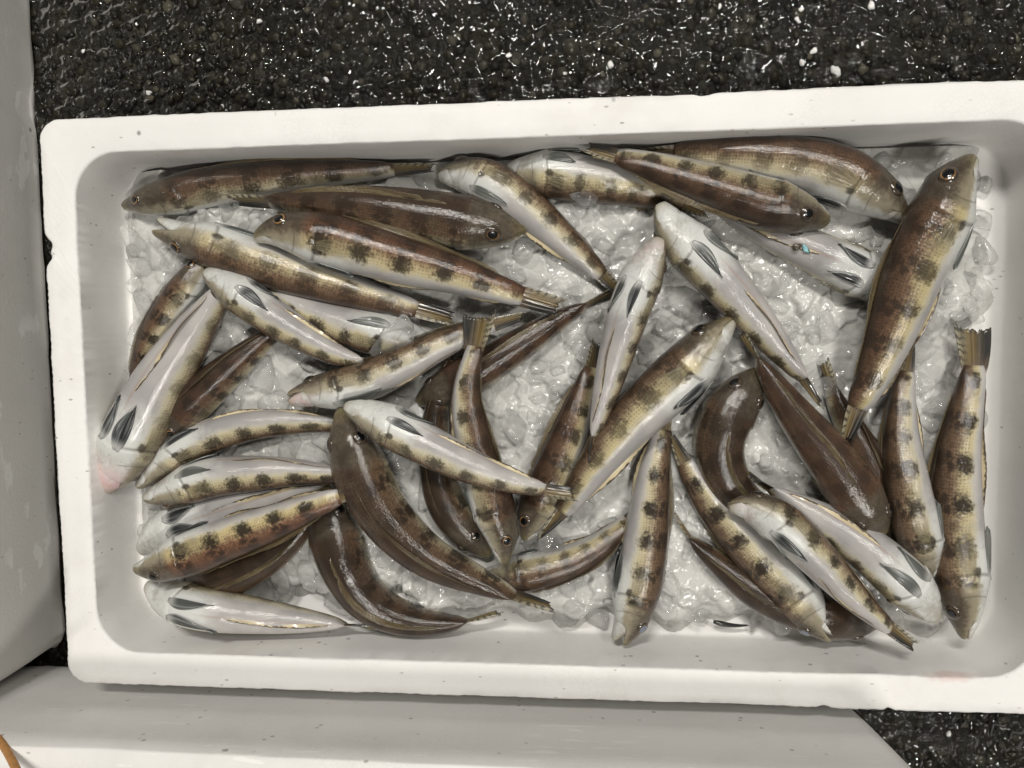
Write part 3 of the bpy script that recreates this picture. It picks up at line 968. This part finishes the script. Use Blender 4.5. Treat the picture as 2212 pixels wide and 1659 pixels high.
# snout ... tail tip in picture units, half depth, roll at head and tail (0 = back up, +-90 = on its side, 180 = belly up), layer
FISH = [
    Fish('dark brown fish lying along the upper left wall, tail pointing right',
         [(266, 442), (330, 432), (430, 408), (550, 388), (700, 374), (830, 368), (940, 362)], 46, -52, -62, 0, 0.25, 0.75, 0.1, 0.85, fan=0.5),
    Fish('fish with gaping white jaw and orange-ringed eye, uppermost at left',
         [(332, 500), (375, 508), (450, 528), (600, 580), (750, 625), (880, 662), (985, 690)], 56, 88, 80, 1, 0.25, 0.95, 0.6, 0.7, gape=22, fan=0.55),
    Fish('red-brown spotted fish lying on its side across the gaping one',
         [(550, 512), (600, 500), (700, 515), (850, 558), (1000, 600), (1120, 638), (1215, 665)], 62, -82, -86, 2, 0.75, 0.9, 0.5, 0.95, fan=0.62),
    Fish('brown fish seen from above with both eyes showing, snout toward center top',
         [(1140, 488), (1080, 490), (950, 472), (800, 450), (680, 440), (590, 437), (500, 432)], 60, 26, 34, 1, 0.2, 0.85, 0.1, 0.85, fan=0.7),
    Fish('pale fish bending down to the right beside the brown two-eyed one',
         [(948, 378), (1010, 382), (1070, 402), (1150, 462), (1230, 530), (1290, 585), (1345, 640)], 50, -122, -108, 0, 0.1, 0.95, 0.3, 0.8, fan=0.5, gape=6),
    Fish('pale yellow-flanked fish against the top wall with a dark belly fin',
         [(1092, 366), (1150, 372), (1250, 385), (1350, 402), (1440, 425), (1530, 462)], 54, 122, 105, 0, 0.05, 0.95, 0.8, 0.8, fan=0.4),
    Fish('banded dark fish pointing right with its tail at the top wall',
         [(1790, 482), (1740, 464), (1650, 440), (1520, 398), (1420, 364), (1350, 342), (1265, 318)], 56, -58, -66, 2, 0.45, 0.75, 0.5, 0.9, fan=0.6, eye='eye_dark'),
    Fish('brown fish in the upper right with open mouth and large dark eye',
         [(1960, 470), (1905, 432), (1830, 386), (1740, 356), (1620, 342), (1500, 334), (1380, 334)], 62, 84, 74, 1, 0.4, 0.80, 0.3, 0.5, gape=12, fan=0.4, eye='eye_dark'),
    Fish('large yellow-bellied fish standing down the right side, head in the corner',
         [(2100, 336), (2060, 395), (2018, 490), (1970, 590), (1932, 700), (1893, 800), (1850, 888), (1826, 960)], 68, 88, 92, 2, 0.40, 0.85, 1.0, 0.85, fan=0.4),
    Fish('belly-up greyish fish sunk in ice beneath the banded dark fish',
         [(1935, 655), (1880, 605), (1800, 565), (1720, 528), (1620, 486), (1550, 452), (1490, 424)], 52, 178, 170, 0, 0.1, 0.85, 0.1, 0.5, fan=0.3),
    Fish('white-throated belly-up fish with two black fins, slanting toward lower right',
         [(1422, 440), (1460, 500), (1535, 580), (1600, 652), (1660, 725), (1720, 800), (1775, 876)], 54, 152, 150, 2, 0.1, 1.0, 0.6, 0.9, fan=0.2),
    Fish('slim belly-up fish in the middle, snout up, lying over a reddish fish',
         [(1428, 514), (1398, 575), (1360, 670), (1330, 770), (1305, 860), (1288, 930), (1276, 1005)], 47, -150, -140, 3, 0.1, 0.95, 0.1, 0.85, pink=0.4, fan=0.5, eye='eye_dark'),
    Fish('reddish fish half under the slim belly-up one, striped tail fin upward',
         [(1130, 1165), (1150, 1118), (1200, 1010), (1235, 920), (1265, 835), (1280, 790), (1288, 735)], 52, -72, -70, 1, 0.5, 0.8, 0.6, 0.9, fan=0.5),
    Fish('yellow-sided fish with white belly lying diagonally in the middle, snout upper right',
         [(1582, 688), (1535, 738), (1480, 800), (1400, 876), (1335, 945), (1280, 1015), (1225, 1090), (1165, 1165)], 62, 108, 112, 2, 0.1, 0.95, 1.0, 0.75, fan=0.3, eye='eye_dark'),
    Fish('fish with bright orange eye at the bottom and yellow fanned tail on top',
         [(1092, 1218), (1082, 1150), (1052, 1045), (1022, 945), (1008, 850), (1022, 765), (1036, 678)], 50, 76, 82, 3, 0.3, 0.9, 0.3, 0.9, fan=1.15),
    Fish('white-bellied fish lying across the others at center left, tail pointing right',
         [(744, 878), (800, 898), (900, 950), (1000, 1000), (1090, 1034), (1165, 1055), (1245, 1068)], 50, 128, 118, 4, 0.1, 1.05, 0.3, 0.85, fan=0.62),
    Fish('broad brown fish seen from above curving to a pointed tail, bottom center',
         [(738, 880), (758, 950), (790, 1045), (850, 1135), (930, 1205), (1030, 1252), (1110, 1284), (1195, 1312)], 64, 8, 14, 2, 0.1, 0.95, 0.1, 0.95, fan=0.7, eye='eye_dark'),
    Fish('dark brown curved fish along the bottom wall, tail pointing right',
         [(700, 1045), (712, 1110), (740, 1210), (790, 1290), (870, 1335), (970, 1346), (1080, 1325)], 60, 2, -8, 0, 0.15, 0.72, 0.1, 0.95, fan=0.4, eye='eye_dark'),
    Fish('orange and yellow fish with bold black blotches in the lower left',
         [(291, 1230), (330, 1225), (400, 1200), (500, 1162), (590, 1128), (690, 1088), (800, 1050)], 56, 76, 80, 3, 0.95, 1.0, 0.9, 1.0, fan=0.3, eye='eye_dark'),
    Fish('white belly-up fish squeezed behind the orange and yellow one',
         [(303, 1192), (350, 1152), (430, 1122), (520, 1095), (610, 1068), (700, 1044), (770, 1030)], 54, 172, 165, 1, 0.1, 1.0, 0.1, 0.5, fan=0.3),
    Fish('blotched cream fish lying directly above the squeezed white belly-up one at left',
         [(312, 1078), (370, 1060), (460, 1032), (560, 1022), (650, 1020), (740, 1030), (810, 1045)], 48, 116, 112, 2, 0.1, 0.95, 0.7, 0.95, fan=0.3, gape=6),
    Fish('arched pale fish with a row of brown blotches, left of center',
         [(298, 1052), (345, 1010), (420, 958), (520, 922), (620, 912), (720, 918), (800, 935)], 44, 122, 116, 1, 0.1, 0.95, 0.5, 0.9, fan=0.3, eye='eye_dark'),
    Fish('big belly-up fish with pink jaw against the left wall',
         [(228, 1060), (262, 990), (310, 900), (355, 815), (410, 730), (470, 645), (540, 560)], 72, 164, 156, 1, 0.1, 1.0, 0.4, 0.5, pink=1.0, fan=0.3),
    Fish('white fish with yellow tail tip just below the gaping fish',
         [(442, 586), (490, 615), (570, 672), (650, 724), (720, 762), (780, 785), (838, 802)], 46, 132, 120, 2, 0.1, 0.95, 0.6, 0.85, fan=0.6, eye='eye_dark'),
    Fish('narrow brown mottled fish between the left wall and the pink-jawed one',
         [(455, 545), (425, 590), (385, 645), (345, 705), (315, 770), (295, 830), (280, 890)], 40, 74, 66, 0, 0.4, 0.85, 0.3, 1.0, fan=0.3),
    Fish('brown fish with raised back fin emerging from under the pink-jawed one',
         [(350, 945), (400, 885), (460, 830), (530, 770), (580, 730), (610, 712), (660, 680)], 48, -22, -30, 0, 0.45, 0.75, 0.1, 0.95, fan=0.4, fold=30),
    Fish('yellow-blotched silvery fish half covered by a clear ice lump, upper left',
         [(945, 748), (890, 735), (790, 715), (690, 685), (610, 645), (550, 605), (500, 565)], 50, -122, -110, 0, 0.1, 0.95, 0.8, 0.95, fan=0.3),
    Fish('white fish with open mouth and pink gill pointing left in the middle',
         [(622, 855), (680, 848), (780, 828), (880, 782), (960, 742), (1045, 708), (1135, 682)], 48, -116, -100, 2, 0.1, 1.0, 0.2, 0.9, pink=0.8, gape=16, fan=0.45, eye='eye_dark'),
    Fish('brown fish seen from above whose thin tail points to the upper right',
         [(902, 868), (955, 842), (1045, 792), (1130, 740), (1205, 692), (1262, 662), (1322, 630)], 47, -10, -18, 0, 0.45, 0.8, 0.1, 0.95, fan=0.5, eye='eye_dark'),
    Fish('dark fish standing upright beneath the crossing white-bellied one',
         [(1058, 1202), (1010, 1152), (962, 1085), (942, 1000), (940, 920), (955, 840), (972, 780), (992, 712)], 44, -18, -30, 1, 0.1, 0.72, 0.2, 0.9, fan=0.4, eye='eye_dark', fold=25),
    Fish('small brown fish under an ice lump at the bottom center, eye at left',
         [(1042, 1238), (1080, 1245), (1140, 1238), (1220, 1218), (1285, 1185), (1340, 1140), (1390, 1085)], 46, 62, 58, 0, 0.3, 0.8, 0.8, 0.8, fan=0.3),
    Fish('blotched fish pointing straight down with gaping mouth and milky eye',
         [(1346, 1392), (1362, 1335), (1385, 1230), (1400, 1120), (1412, 1020), (1432, 935), (1450, 860)], 55, 92, 95, 1, 0.15, 0.95, 0.5, 1.0, gape=24, fan=0.3, eye='eye_cloudy'),
    Fish('spotted fish slanting to the lower right with gaping mouth and bluish eye',
         [(1795, 1382), (1755, 1330), (1680, 1245), (1600, 1160), (1530, 1080), (1480, 1000), (1450, 935)], 56, -104, -98, 1, 0.1, 0.9, 0.6, 1.0, gape=22, fan=0.3, eye='eye_cloudy'),
    Fish('dark fish on the ice behind the bluish-eyed spotted one',
         [(1900, 1345), (1830, 1338), (1740, 1318), (1640, 1280), (1560, 1222), (1500, 1170), (1450, 1105)], 50, -6, -12, 0, 0.15, 0.68, 0.1, 0.9, fan=0.4, eye='eye_dark'),
    Fish('brown S-curved fish seen from above, snout at upper right of the bend',
         [(1650, 800), (1605, 850), (1562, 920), (1555, 990), (1588, 1062), (1660, 1125), (1740, 1190), (1800, 1240)], 58, -4, -10, 1, 0.1, 0.75, 0.1, 0.85, fan=0.3, eye='eye_dark'),
    Fish('white-breasted fish with purplish head curving over its neighbours, lower right',
         [(1572, 1092), (1625, 1098), (1690, 1132), (1765, 1205), (1830, 1275), (1895, 1335), (1978, 1398)], 48, -132, -122, 3, 0.1, 0.95, 0.4, 0.95, pink=0.25, gape=5, fan=0.6, eye='eye_dark'),
    Fish('belly-up pale fish with black fins pointing to the lower right corner',
         [(2024, 1338), (1975, 1278), (1890, 1200), (1805, 1138), (1730, 1095), (1670, 1060), (1610, 1020)], 54, -158, -150, 2, 0.1, 1.0, 0.5, 0.85, fan=0.3, eye='eye_dark'),
    Fish('long plain brown fish seen from above slanting to the lower right',
         [(1905, 1158), (1875, 1105), (1800, 1000), (1725, 905), (1668, 825), (1632, 770), (1600, 715)], 57, 0, 4, 2, 0.45, 0.9, 0.1, 0.6, fan=0.4, eye='eye_dark'),
    Fish('brown-backed white-sided fish standing second from the right wall',
         [(2008, 1246), (1988, 1180), (1962, 1060), (1948, 950), (1950, 860), (1962, 795), (1975, 735)], 50, -102, -98, 1, 0.1, 0.9, 0.4, 0.95, fan=0.3, eye='eye_dark', gape=8),
    Fish('banded fish nearest the right wall with black and yellow tail fin on top',
         [(2082, 1378), (2080, 1310), (2066, 1190), (2062, 1080), (2070, 970), (2090, 870), (2105, 790), (2102, 702)], 60, -100, -96, 1, 0.15, 0.95, 0.8, 1.0, fan=1.0, eye='eye_dark'),
    Fish('belly-up pale fish lying along the bottom wall in the lower left corner',
         [(318, 1262), (360, 1290), (440, 1315), (540, 1328), (630, 1338), (720, 1346), (812, 1356)], 52, 176, 172, 1, 0.1, 1.0, 0.1, 0.4, fan=0.15),
    Fish('olive brown fish mostly hidden below the orange and yellow one',
         [(385, 1272), (440, 1262), (520, 1235), (590, 1198), (640, 1158), (680, 1110), (720, 1060)], 52, 10, 0, 0, 0.1, 0.9, 0.3, 0.5, fan=0.3, eye='eye_dark'),
    Fish('dark fish under the big yellow-bellied one with a yellow tail in ice',
         [(1945, 1200), (1930, 1140), (1905, 1070), (1868, 985), (1828, 910), (1800, 855), (1775, 780)], 46, 20, 40, 0, 0.3, 0.7, 0.2, 0.5, fan=0.7, eye='eye_dark'),
]


# ------------------------------------------------------------------ ice
INX0, INX1, INY0, INY1 = WALL + 0.004, BOXL - WALL - 0.004, WALL + 0.004, BOXW - WALL - 0.004


def ice_depth(x, y):
    """thickness of the heap: thins out towards the right wall and the lower wall"""
    e_r = at(2085, 800, -DEPTH)[0]
    w = 0.006 * np.sin(y * 70 + 1) + 0.004 * np.sin(y * 190)
    t = smoothstep(e_r + 0.012, e_r - 0.020, x + w)
    yb = at(1300, 1340, -DEPTH)[1]
    w2 = 0.004 * np.sin(x * 90) + 0.003 * np.sin(x * 210)
    t = t * np.where(x > 0.20, smoothstep(yb - 0.004, yb + 0.020, y + w2), smoothstep(INY0 + 0.01, INY0 + 0.04, y + w2))
    t = t * smoothstep(INX0 - 0.004, INX0 + 0.022, x + w2)
    t = t * (0.45 + 0.55 * smoothstep(INY1 - 0.006, INY1 - 0.030, y + w2))
    return 0.0170 * t


def settle():
    """let the fish rest on the ice and on each other: heights only"""
    order = sorted(range(len(FISH)), key=lambda i: FISH[i].layer)
    for f in FISH:
        f.R = f.hw * 0.475 / FPX
        zb = -DEPTH + 0.009 + f.R * 0.95
        f.z0 = zb
        f.place(np.full(40, zb + 0.010 * f.layer))
    for it in range(60):
        push = [np.zeros(40) for _ in FISH]
        for a in range(len(FISH)):
            for b in range(a + 1, len(FISH)):
                A, B = FISH[a], FISH[b]
                if A.layer == B.layer: continue
                lo, hi, s = (A, B, 1) if A.layer < B.layer else (B, A, -1)
                d = np.hypot(lo.X[:, None, 0] - hi.X[None, :, 0], lo.X[:, None, 1] - hi.X[None, :, 1])
                rr = (lo.R * lo.k)[:, None] + (hi.R * hi.k)[None, :]
                need = np.sqrt(np.maximum(rr ** 2 - d ** 2, 0)) * 0.74
                gap = need - (hi.Z[None, :] - lo.Z[:, None])
                gap[d >= rr] = 0
                gap = np.maximum(gap, 0)
                u, l = gap.max(0), gap.max(1)
                ph, pl = push[b if s == 1 else a], push[a if s == 1 else b]
                np.maximum(ph, u, out=ph)
                np.minimum(pl, -l * 0.25, out=pl)
        for f, p in zip(FISH, push):
            zmin = np.maximum(-DEPTH + 0.006 + f.R * f.k * 0.9, -DEPTH + ice_depth(f.X[:, 0], f.X[:, 1]) + 0.0015 + f.R * f.k * 0.35)
            Z = f.Z + 0.35 * p - 0.00012
            Z = np.maximum(Z, zmin)
            zp = np.pad(Z, 3, mode='reflect', reflect_type='odd')
            Z = np.convolve(zp, np.array([1, 2, 3, 4, 3, 2, 1]) / 16.0, 'valid')
            f.place(np.minimum(np.maximum(Z, zmin), 0.012))
    for f in FISH:
        # half depth at the height where the body ends up
        f.R = f.hw * (CAM[2] - float(np.mean(f.Z))) / FPX
        f.finish()


settle()
for i, f in enumerate(FISH):
    build_fish(f, i)

def build_ice():
    r = np.random.default_rng(21)
    nx, ny = 440, 256
    X, Y = np.meshgrid(np.linspace(INX0, INX1, nx), np.linspace(INY0, INY1, ny), indexing='ij')
    nc = 850
    cx, cy = INX0 + (INX1 - INX0) * r.random(nc), INY0 + (INY1 - INY0) * r.random(nc)
    ch = r.normal(size=nc) * 0.0008
    sl = r.normal(size=(nc, 2)) * 0.13
    P = np.stack([X.ravel(), Y.ravel()], 1)
    H = np.zeros(len(P))
    for k in range(0, len(P), 4000):
        p = P[k:k + 4000]
        p2 = p + 0.0012 * np.stack([np.sin(p[:, 1] * 700), np.sin(p[:, 0] * 650)], 1)
        d = np.hypot(p2[:, None, 0] - cx[None], p2[:, None, 1] - cy[None])
        o = np.argsort(d, 1)[:, :2]
        i0 = o[:, 0]
        d0, d1 = np.take_along_axis(d, o, 1).T
        e = smoothstep(0, 0.0016, d1 - d0)
        H[k:k + 4000] = (ch[i0] + sl[i0, 0] * (p[:, 0] - cx[i0]) + sl[i0, 1] * (p[:, 1] - cy[i0])) * e + 0.0011 * np.sqrt(e) - 0.0010
    dep = ice_depth(X, Y).ravel()
    Z = -DEPTH - 0.0015 + dep + H * np.clip(dep / 0.008, 0, 1) + 0.0002 * r.normal(size=len(P)) * np.clip(dep / 0.008, 0, 1)
    V = np.column_stack([P, Z])
    o = mesh_obj('ice_bed', V, grid_faces(nx, ny)[:], M['ice'])
    o.data.flip_normals() if o.data.polygons[0].normal.z < 0 else None
    tag(o, 'bed of wet crushed ice under the fish', 'ice', kind='stuff')
    return Z.reshape(nx, ny)


ICEZ = build_ice()


def ice_z(x, y):
    i = np.clip(((x - INX0) / (INX1 - INX0) * 439), 0, 439).astype(int)
    j = np.clip(((y - INY0) / (INY1 - INY0) * 255), 0, 255).astype(int)
    return ICEZ[i, j]


def lump_mesh(seed, mat):
    r = np.random.default_rng(seed)
    bm = bmesh.new()
    for _ in range(13):
        v = r.normal(size=3)
        v /= np.linalg.norm(v)
        v = np.sign(v) * np.abs(v) ** 0.7
        bm.verts.new(v * r.uniform(0.85, 1.05) * np.array([1.0, 0.78, 0.55]))
    h = bmesh.ops.convex_hull(bm, input=bm.verts)
    bmesh.ops.delete(bm, geom=[g for g in h['geom_interior'] if isinstance(g, bmesh.types.BMVert)], context='VERTS')
    bmesh.ops.triangulate(bm, faces=bm.faces)
    bmesh.ops.subdivide_edges(bm, edges=bm.edges, cuts=2, use_grid_fill=True)
    for _ in range(1):
        bmesh.ops.smooth_vert(bm, verts=bm.verts, factor=0.5, use_axis_x=True, use_axis_y=True, use_axis_z=True)
    for v in bm.verts:
        v.co = v.co * 1.12 * (1 + 0.03 * math.sin(v.co.x * 9 + seed) * math.sin(v.co.y * 8))
    bmesh.ops.recalc_face_normals(bm, faces=bm.faces)
    me = bpy.data.meshes.new('ice_lump')
    bm.to_mesh(me)
    bm.free()
    me.polygons.foreach_set('use_smooth', [True] * len(me.polygons))
    me.materials.append(mat)
    return me


LUMPS = [lump_mesh(100 + k, M['ice_lump']) for k in range(14)]
EDGE = [lump_mesh(200 + k, M['ice_edge']) for k in range(10)]
CLEAR = [lump_mesh(300 + k, M['ice_clear']) for k in range(4)]


def lump(mesh, loc, size, rot, label, group=None):
    o = bpy.data.objects.new('ice_lump', mesh)
    o.location = loc
    o.scale = size if hasattr(size, '__len__') else (size,) * 3
    o.rotation_euler = rot
    COL.objects.link(o)
    return tag(o, label, 'ice', group)


def scatter_lumps():
    r = np.random.default_rng(5)
    FX = np.concatenate([f.X for f in FISH])
    FR = np.concatenate([f.R * f.k for f in FISH])
    placed = []
    tries = 0
    while len(placed) < 255 and tries < 20000:
        tries += 1
        x, y = r.uniform(INX0 + 0.006, INX1 - 0.004), r.uniform(INY0 + 0.006, INY1 - 0.006)
        s = 0.0050 + 0.0075 * r.random() ** 1.3
        z = float(ice_z(np.array(x), np.array(y)))
        if z < -DEPTH + 0.004: continue
        d = np.hypot(FX[:, 0] - x, FX[:, 1] - y)
        if np.any((d < FR * 0.75)): continue
        if any((x - a) ** 2 + (y - b) ** 2 < (0.50 * (s + c)) ** 2 for a, b, c in placed): continue
        placed.append((x, y, s))
        lump(LUMPS[len(placed) % 14], (x, y, z + s * 0.22), (s, s * r.uniform(0.85, 1.1), s * r.uniform(0.5, 0.8)),
             (r.normal() * 0.25, r.normal() * 0.25, r.uniform(0, 6.28)), 'small crushed ice lump in the gaps between the fish', 'crushed ice lumps')
    # lumps one can pick out along the edge of the heap
    edge = [(305, 545, 11, 'rounded ice lump beside the gaping fish, against the left wall'), (375, 575, 8, None), (310, 655, 11, 'rough ice lump below the rounded one by the left wall'),
            (2110, 480, 9, None), (2125, 540, 10, None), (2075, 620, 12, None), (2050, 690, 12, None), (2020, 760, 11, None), (2045, 830, 9, None),
            (2020, 900, 9, None), (2015, 960, 8, None), (1225, 1330, 10, None), (1290, 1335, 9, None), (1180, 1300, 9, None), (1480, 1255, 11, None),
            (1465, 1320, 9, None), (1520, 1325, 9, None), (1570, 1290, 9, None), (1640, 1345, 9, None), (1420, 1300, 8, None), (1200, 1150, 10, None),
            (620, 1270, 12, None), (580, 1290, 9, None), (560, 860, 9, None), (1905, 355, 9, None), (2120, 400, 7, None),
            (1700, 1290, 7, None), (1270, 1290, 9, None), (1340, 1250, 7, None), (1550, 1220, 8, None)]
    for k, (px, py, mm, lab) in enumerate(edge):
        s = mm * 0.001
        p = at(px, py, -DEPTH + s * 0.55)
        lump(EDGE[(k * 3) % 10], p, (s, s * 0.95, s * 0.9), (r.normal() * 0.2, r.normal() * 0.2, r.uniform(0, 6.28)),
             lab or 'large clear ice lump at the rim of the ice heap', None if lab else 'large ice lumps at the edge of the heap')


scatter_lumps()


def top_of_fish(px, py):
    best = -DEPTH + 0.015
    for f in FISH:
        d = np.hypot(f.px[:, 0] - px, f.px[:, 1] - py)
        i = int(d.argmin())
        h = f.hw * f.k[i]
        if d[i] < h:
            best = max(best, f.Z[i] + f.R * f.k[i] * math.sqrt(1 - (d[i] / h) ** 2))
    return best


for k, (px, py, mm, lab) in enumerate([
        (850, 735, 16, 'big clear ice lump with bubbles lying on the silvery blotched fish'),
        (1190, 1185, 11, 'clear ice lump on the small brown fish at bottom center'),
        (1262, 425, 8, 'clear ice lump beside the fish at the top wall'),
        (1790, 835, 9, 'ice lump covering a yellow tail fin next to the big fish')]):
    z = top_of_fish(px, py)
    s = mm * 0.001
    lump(CLEAR[k], at(px, py, z + s * 0.10), (s * 1.15, s, s * 0.55), (0.1, -0.1, 0.5 + k), lab)


# ------------------------------------------------------------------ small things
def blob(name, loc, size, mat, seed, label, cat, group=None, flat=0.5):
    r = np.random.default_rng(seed)
    v, fc = ico(3 if mat != 'teal' else 2)
    if mat == 'teal': v = v * (1 + 0.30 * r.normal(size=(len(v), 1)))
    v = v * (1 + 0.22 * np.sin(v @ r.normal(size=(3, 1)) * 3.2) + 0.14 * np.sin(v @ r.normal(size=(3, 1)) * 6))
    v = v * np.array([1.0, r.uniform(0.5, 0.8), flat]) * size
    a = r.uniform(0, 6.28)
    v = np.stack([v[:, 0] * math.cos(a) - v[:, 1] * math.sin(a), v[:, 0] * math.sin(a) + v[:, 1] * math.cos(a), v[:, 2]], 1)
    o = mesh_obj(name, v + np.array(loc), fc, M[mat], None, loc)
    return tag(o, label, cat, group)


CR_PX = [(1806, 155, 3.4), (1758, 110, 2.2), (1733, 135, 1.8), (1320, 140, 2.2), (1722, 42, 2.0), (1730, 22, 1.6), (1882, 12, 2.4), (705, 172, 1.8), (560, 46, 1.8),
         (322, 200, 2.0), (430, 130, 1.4), (2050, 1586, 1.8), (1100, 120, 1.8), (1555, 14, 1.5), (180, 110, 1.3), (1220, 158, 1.3)]
for k, (px, py, mm) in enumerate(CR_PX):
    p = at(px, py, GZ + 0.0008)
    lab = 'largest white crumb on the wet ground above the box' if k == 0 else 'small white crumb on the wet ground'
    blob('foam_crumb', p, mm * 0.001, 'crumb', 40 + k, lab, 'crumb', None if k == 0 else 'white crumbs on the ground')

zt = top_of_fish(1738, 536)
blob('plastic_flake', at(1741, 538, zt + 0.0008), 0.0026, 'teal', 71, 'pale blue flake lying on the belly-up fish in ice', 'flake', flat=0.14)
blob('debris', at(1722, 533, zt + 0.0004), 0.0024, 'silt', 72, 'brown clot beside the pale blue flake', 'debris', flat=0.16)


def sliver(px0, py0, px1, py1, w, label):
    z = -DEPTH + 0.011
    a, b = at(px0, py0, z), at(px1, py1, z - 0.002)
    d = b - a
    n = np.cross(d, [0, 0, 1.0]); n /= np.linalg.norm(n)
    V, F = [], []
    m = 14
    for i in range(m):
        t = i / (m - 1)
        ww = w * (0.25 + 0.75 * math.sin(min(1, t * 3 + 0.15) * math.pi / 2)) * (1 - t) ** 0.6 + 0.0002
        c = a + d * t + n * 0.0012 * math.sin(t * 3)
        for sx, sz in ((-1, 0), (0, 0.5), (1, 0), (0, -0.5)):
            V.append(c + n * ww * sx + np.array([0, 0, ww * sz]))
    F = grid_faces(m, 4, True) + [(3, 2, 1, 0), tuple(range(4 * m - 4, 4 * m))]
    o = mesh_obj('loose_fin', np.array(V), F, M['black'], None, a)
    tag(o, label, 'fin')


sliver(1541, 1343, 1618, 1350, 0.0018, 'loose black fin sliver on ice at the lower wall')


def strap():
    """orange band hanging on the side of the foreground box"""
    pts = [(-40, 1560), (-12, 1585), (12, 1618), (36, 1664), (60, 1730)]
    y = -0.0140
    P = []
    for px, py in pts:
        d = at(px, py, 0.0) - CAM
        s = (y + 0.0016 - CAM[1]) / d[1]
        for _ in range(4):
            zz = float((CAM + d * s)[2])
            yy = -0.0075 - float(np.interp(zz - GZ, [0, 0.004, 0.015, 0.03, 0.05, 0.11], [0.0140, 0.0120, 0.0105, 0.009, 0.007, 0.002]))
            s = (yy + 0.0014 - CAM[1]) / d[1]
        P.append(CAM + d * s)
    P = catmull(np.array(P), 40)
    V = []
    for i in range(40):
        t = P[min(i + 1, 39)] - P[max(i - 1, 0)]
        t /= np.linalg.norm(t)
        n = np.array([0, 1.0, 0])
        b = np.cross(t, n); b /= np.linalg.norm(b)
        for a in range(10):
            an = 2 * math.pi * a / 10
            V.append(P[i] + b * 0.0022 * math.cos(an) + n * 0.0012 * math.sin(an))
    o = mesh_obj('rubber_band', np.array(V), grid_faces(40, 10, True) + [tuple(range(10))[::-1], tuple(range(390, 400))], M['strap'], None, P[20])
    tag(o, 'orange rubber band on the side of the foreground box', 'band')


strap()
